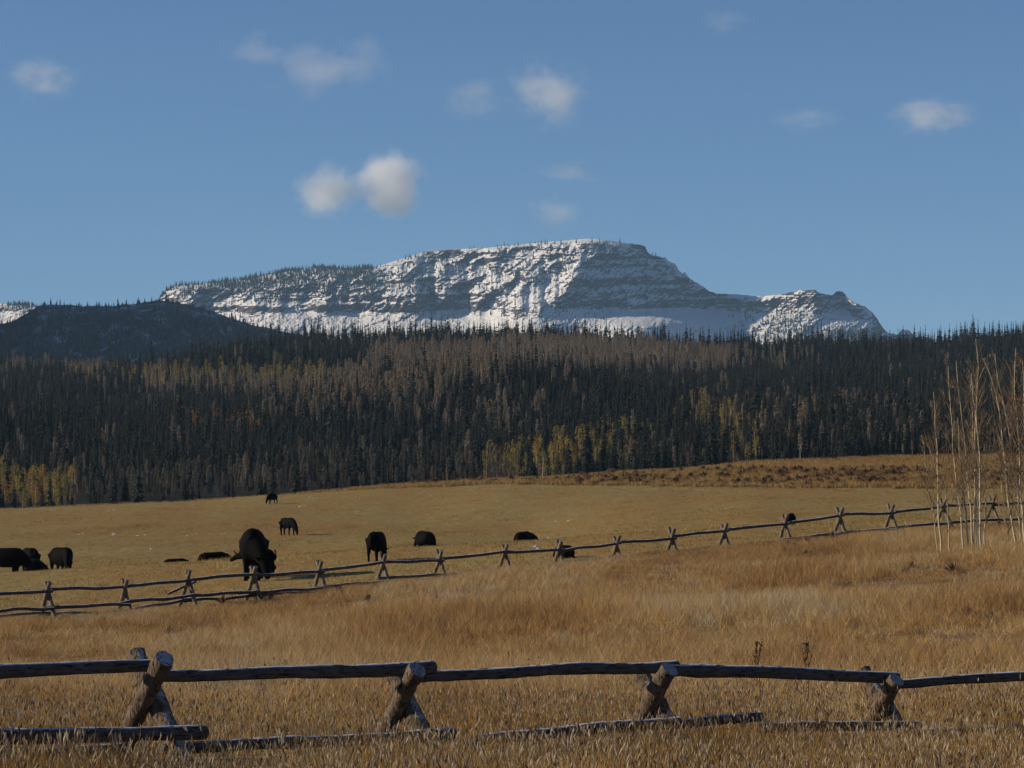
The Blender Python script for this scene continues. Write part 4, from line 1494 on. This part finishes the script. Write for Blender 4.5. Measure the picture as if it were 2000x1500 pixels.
# ------------------------------------------------------------------ clouds
def cloud_mat(seed, dens, thr):
    m, nt, out = new_mat('cloud_vapour')
    tc = N(nt, 'ShaderNodeTexCoord')
    ln = N(nt, 'ShaderNodeVectorMath', operation='LENGTH')
    nt.links.new(tc.outputs['Object'], ln.inputs[0])
    mp = N(nt, 'ShaderNodeMapping')
    mp.inputs['Location'].default_value = (seed * 3.1, seed * 1.7, seed)
    nt.links.new(tc.outputs['Object'], mp.inputs['Vector'])
    n1 = N(nt, 'ShaderNodeTexNoise')
    n1.inputs['Scale'].default_value = 1.5
    n1.inputs['Detail'].default_value = 6
    n1.inputs['Roughness'].default_value = .6
    nt.links.new(mp.outputs[0], n1.inputs['Vector'])
    a = math_n(nt, 'SUBTRACT', 1.0, ln.outputs['Value'])
    a = math_n(nt, 'MULTIPLY', a, .95)
    b = math_n(nt, 'MULTIPLY', math_n(nt, 'SUBTRACT', n1.outputs[0], .5), 2.7)
    s = math_n(nt, 'SUBTRACT', math_n(nt, 'ADD', a, b), thr)
    s = math_n(nt, 'MAXIMUM', s, 0.0)
    edge = math_n(nt, 'MULTIPLY', math_n(nt, 'SUBTRACT', .98, ln.outputs['Value']), 2.2, True)
    s = math_n(nt, 'MULTIPLY', math_n(nt, 'MULTIPLY', s, edge), dens)
    v = N(nt, 'ShaderNodeVolumePrincipled')
    v.inputs['Color'].default_value = (1, 1, 1, 1)
    v.inputs['Anisotropy'].default_value = 0.0
    nt.links.new(s, v.inputs['Density'])
    nt.links.new(v.outputs[0], out.inputs['Volume'])
    return m


def ico_mesh():
    import bmesh
    bm = bmesh.new()
    bmesh.ops.create_icosphere(bm, subdivisions=3, radius=1.0)
    me = bpy.data.meshes.new('cloud')
    bm.to_mesh(me)
    bm.free()
    return me


CL = [(756, 362, 74, 62, 1.9, 0.1, 'brightest and largest puffy white cloud above the left of the mountain'),
      (636, 374, 56, 50, 1.7, 0.1, 'rounded white cloud just left of the brightest one'),
      (1065, 185, 85, 66, .68, 0.2, 'tall ragged cloud high above the mountain summit'),
      (925, 195, 66, 40, .35, 0.2, 'faint small cloud left of the tall ragged one'),
      (1820, 226, 75, 34, .9, 0.15, 'flat oval cloud high at the right side'),
      (84, 152, 66, 40, .6, 0.2, 'small soft cloud at the upper left corner'),
      (620, 135, 100, 60, .30, 0.25, 'thin ragged cloud, middle of the upper left wisps'),
      (505, 98, 70, 36, .25, 0.25, 'thin wisp at the left end of the upper left wisps'),
      (715, 120, 60, 55, .22, 0.25, 'thin wisp at the right end of the upper left wisps'),
      (1083, 415, 52, 38, .5, 0.2, 'small pale cloud just above the mountain plateau'),
      (1115, 335, 70, 22, .25, 0.2, 'faint streak of cloud between two clouds above the summit'),
      (1578, 235, 70, 26, .22, 0.2, 'very faint cloud left of the flat oval one'),
      (1415, 40, 50, 26, .2, 0.2, 'very faint cloud at the top edge')]
DCL = 16000.0
for i, (px, py, rx, ry, dn, thr, lab) in enumerate(CL):
    c = V(px, py, DCL)
    sx, sz = rx * DCL / F, ry * DCL / F
    me = ico_mesh()
    me.materials.append(cloud_mat(i * 5.7 + 2, dn * .0040, thr))
    o = obj('cloud', me, None, c)
    o.scale = (sx * 1.35, sx * 1.9, sz * 1.35)
    tag(o, lab, 'cloud', 'scattered clouds')

# ------------------------------------------------------------------ haze
m, nt, out = new_mat('haze_air')
v = N(nt, 'ShaderNodeVolumePrincipled')
v.inputs['Color'].default_value = (.45, .72, 1.0, 1)
v.inputs['Density'].default_value = 3.0e-5
v.inputs['Anisotropy'].default_value = .0
nt.links.new(v.outputs[0], out.inputs['Volume'])
zlo = min(float(allp[..., 2].min()), float(hall[..., 2].min()), float(Z.min())) - 5
zhi = max(float(allp[..., 2].max()), float(hall[..., 2].max())) + 40
x1, y0, y1 = 10400.0, -110.0, 12900.0
vs = [(-x1, y0, zlo), (x1, y0, zlo), (x1, y1, zlo), (-x1, y1, zlo), (-x1, y0, zhi), (x1, y0, zhi), (x1, y1, zhi), (-x1, y1, zhi)]
me = mesh_np('haze', vs, np.array([[0, 3, 2, 1], [4, 5, 6, 7], [0, 1, 5, 4], [1, 2, 6, 5], [2, 3, 7, 6], [3, 0, 4, 7]]), m)
tag(obj('haze', me), 'thin blue air over the whole valley', kind='stuff')
print('BOX', zlo, zhi, 'trees', n_t, [int((kind == k).sum()) for k in range(6)])
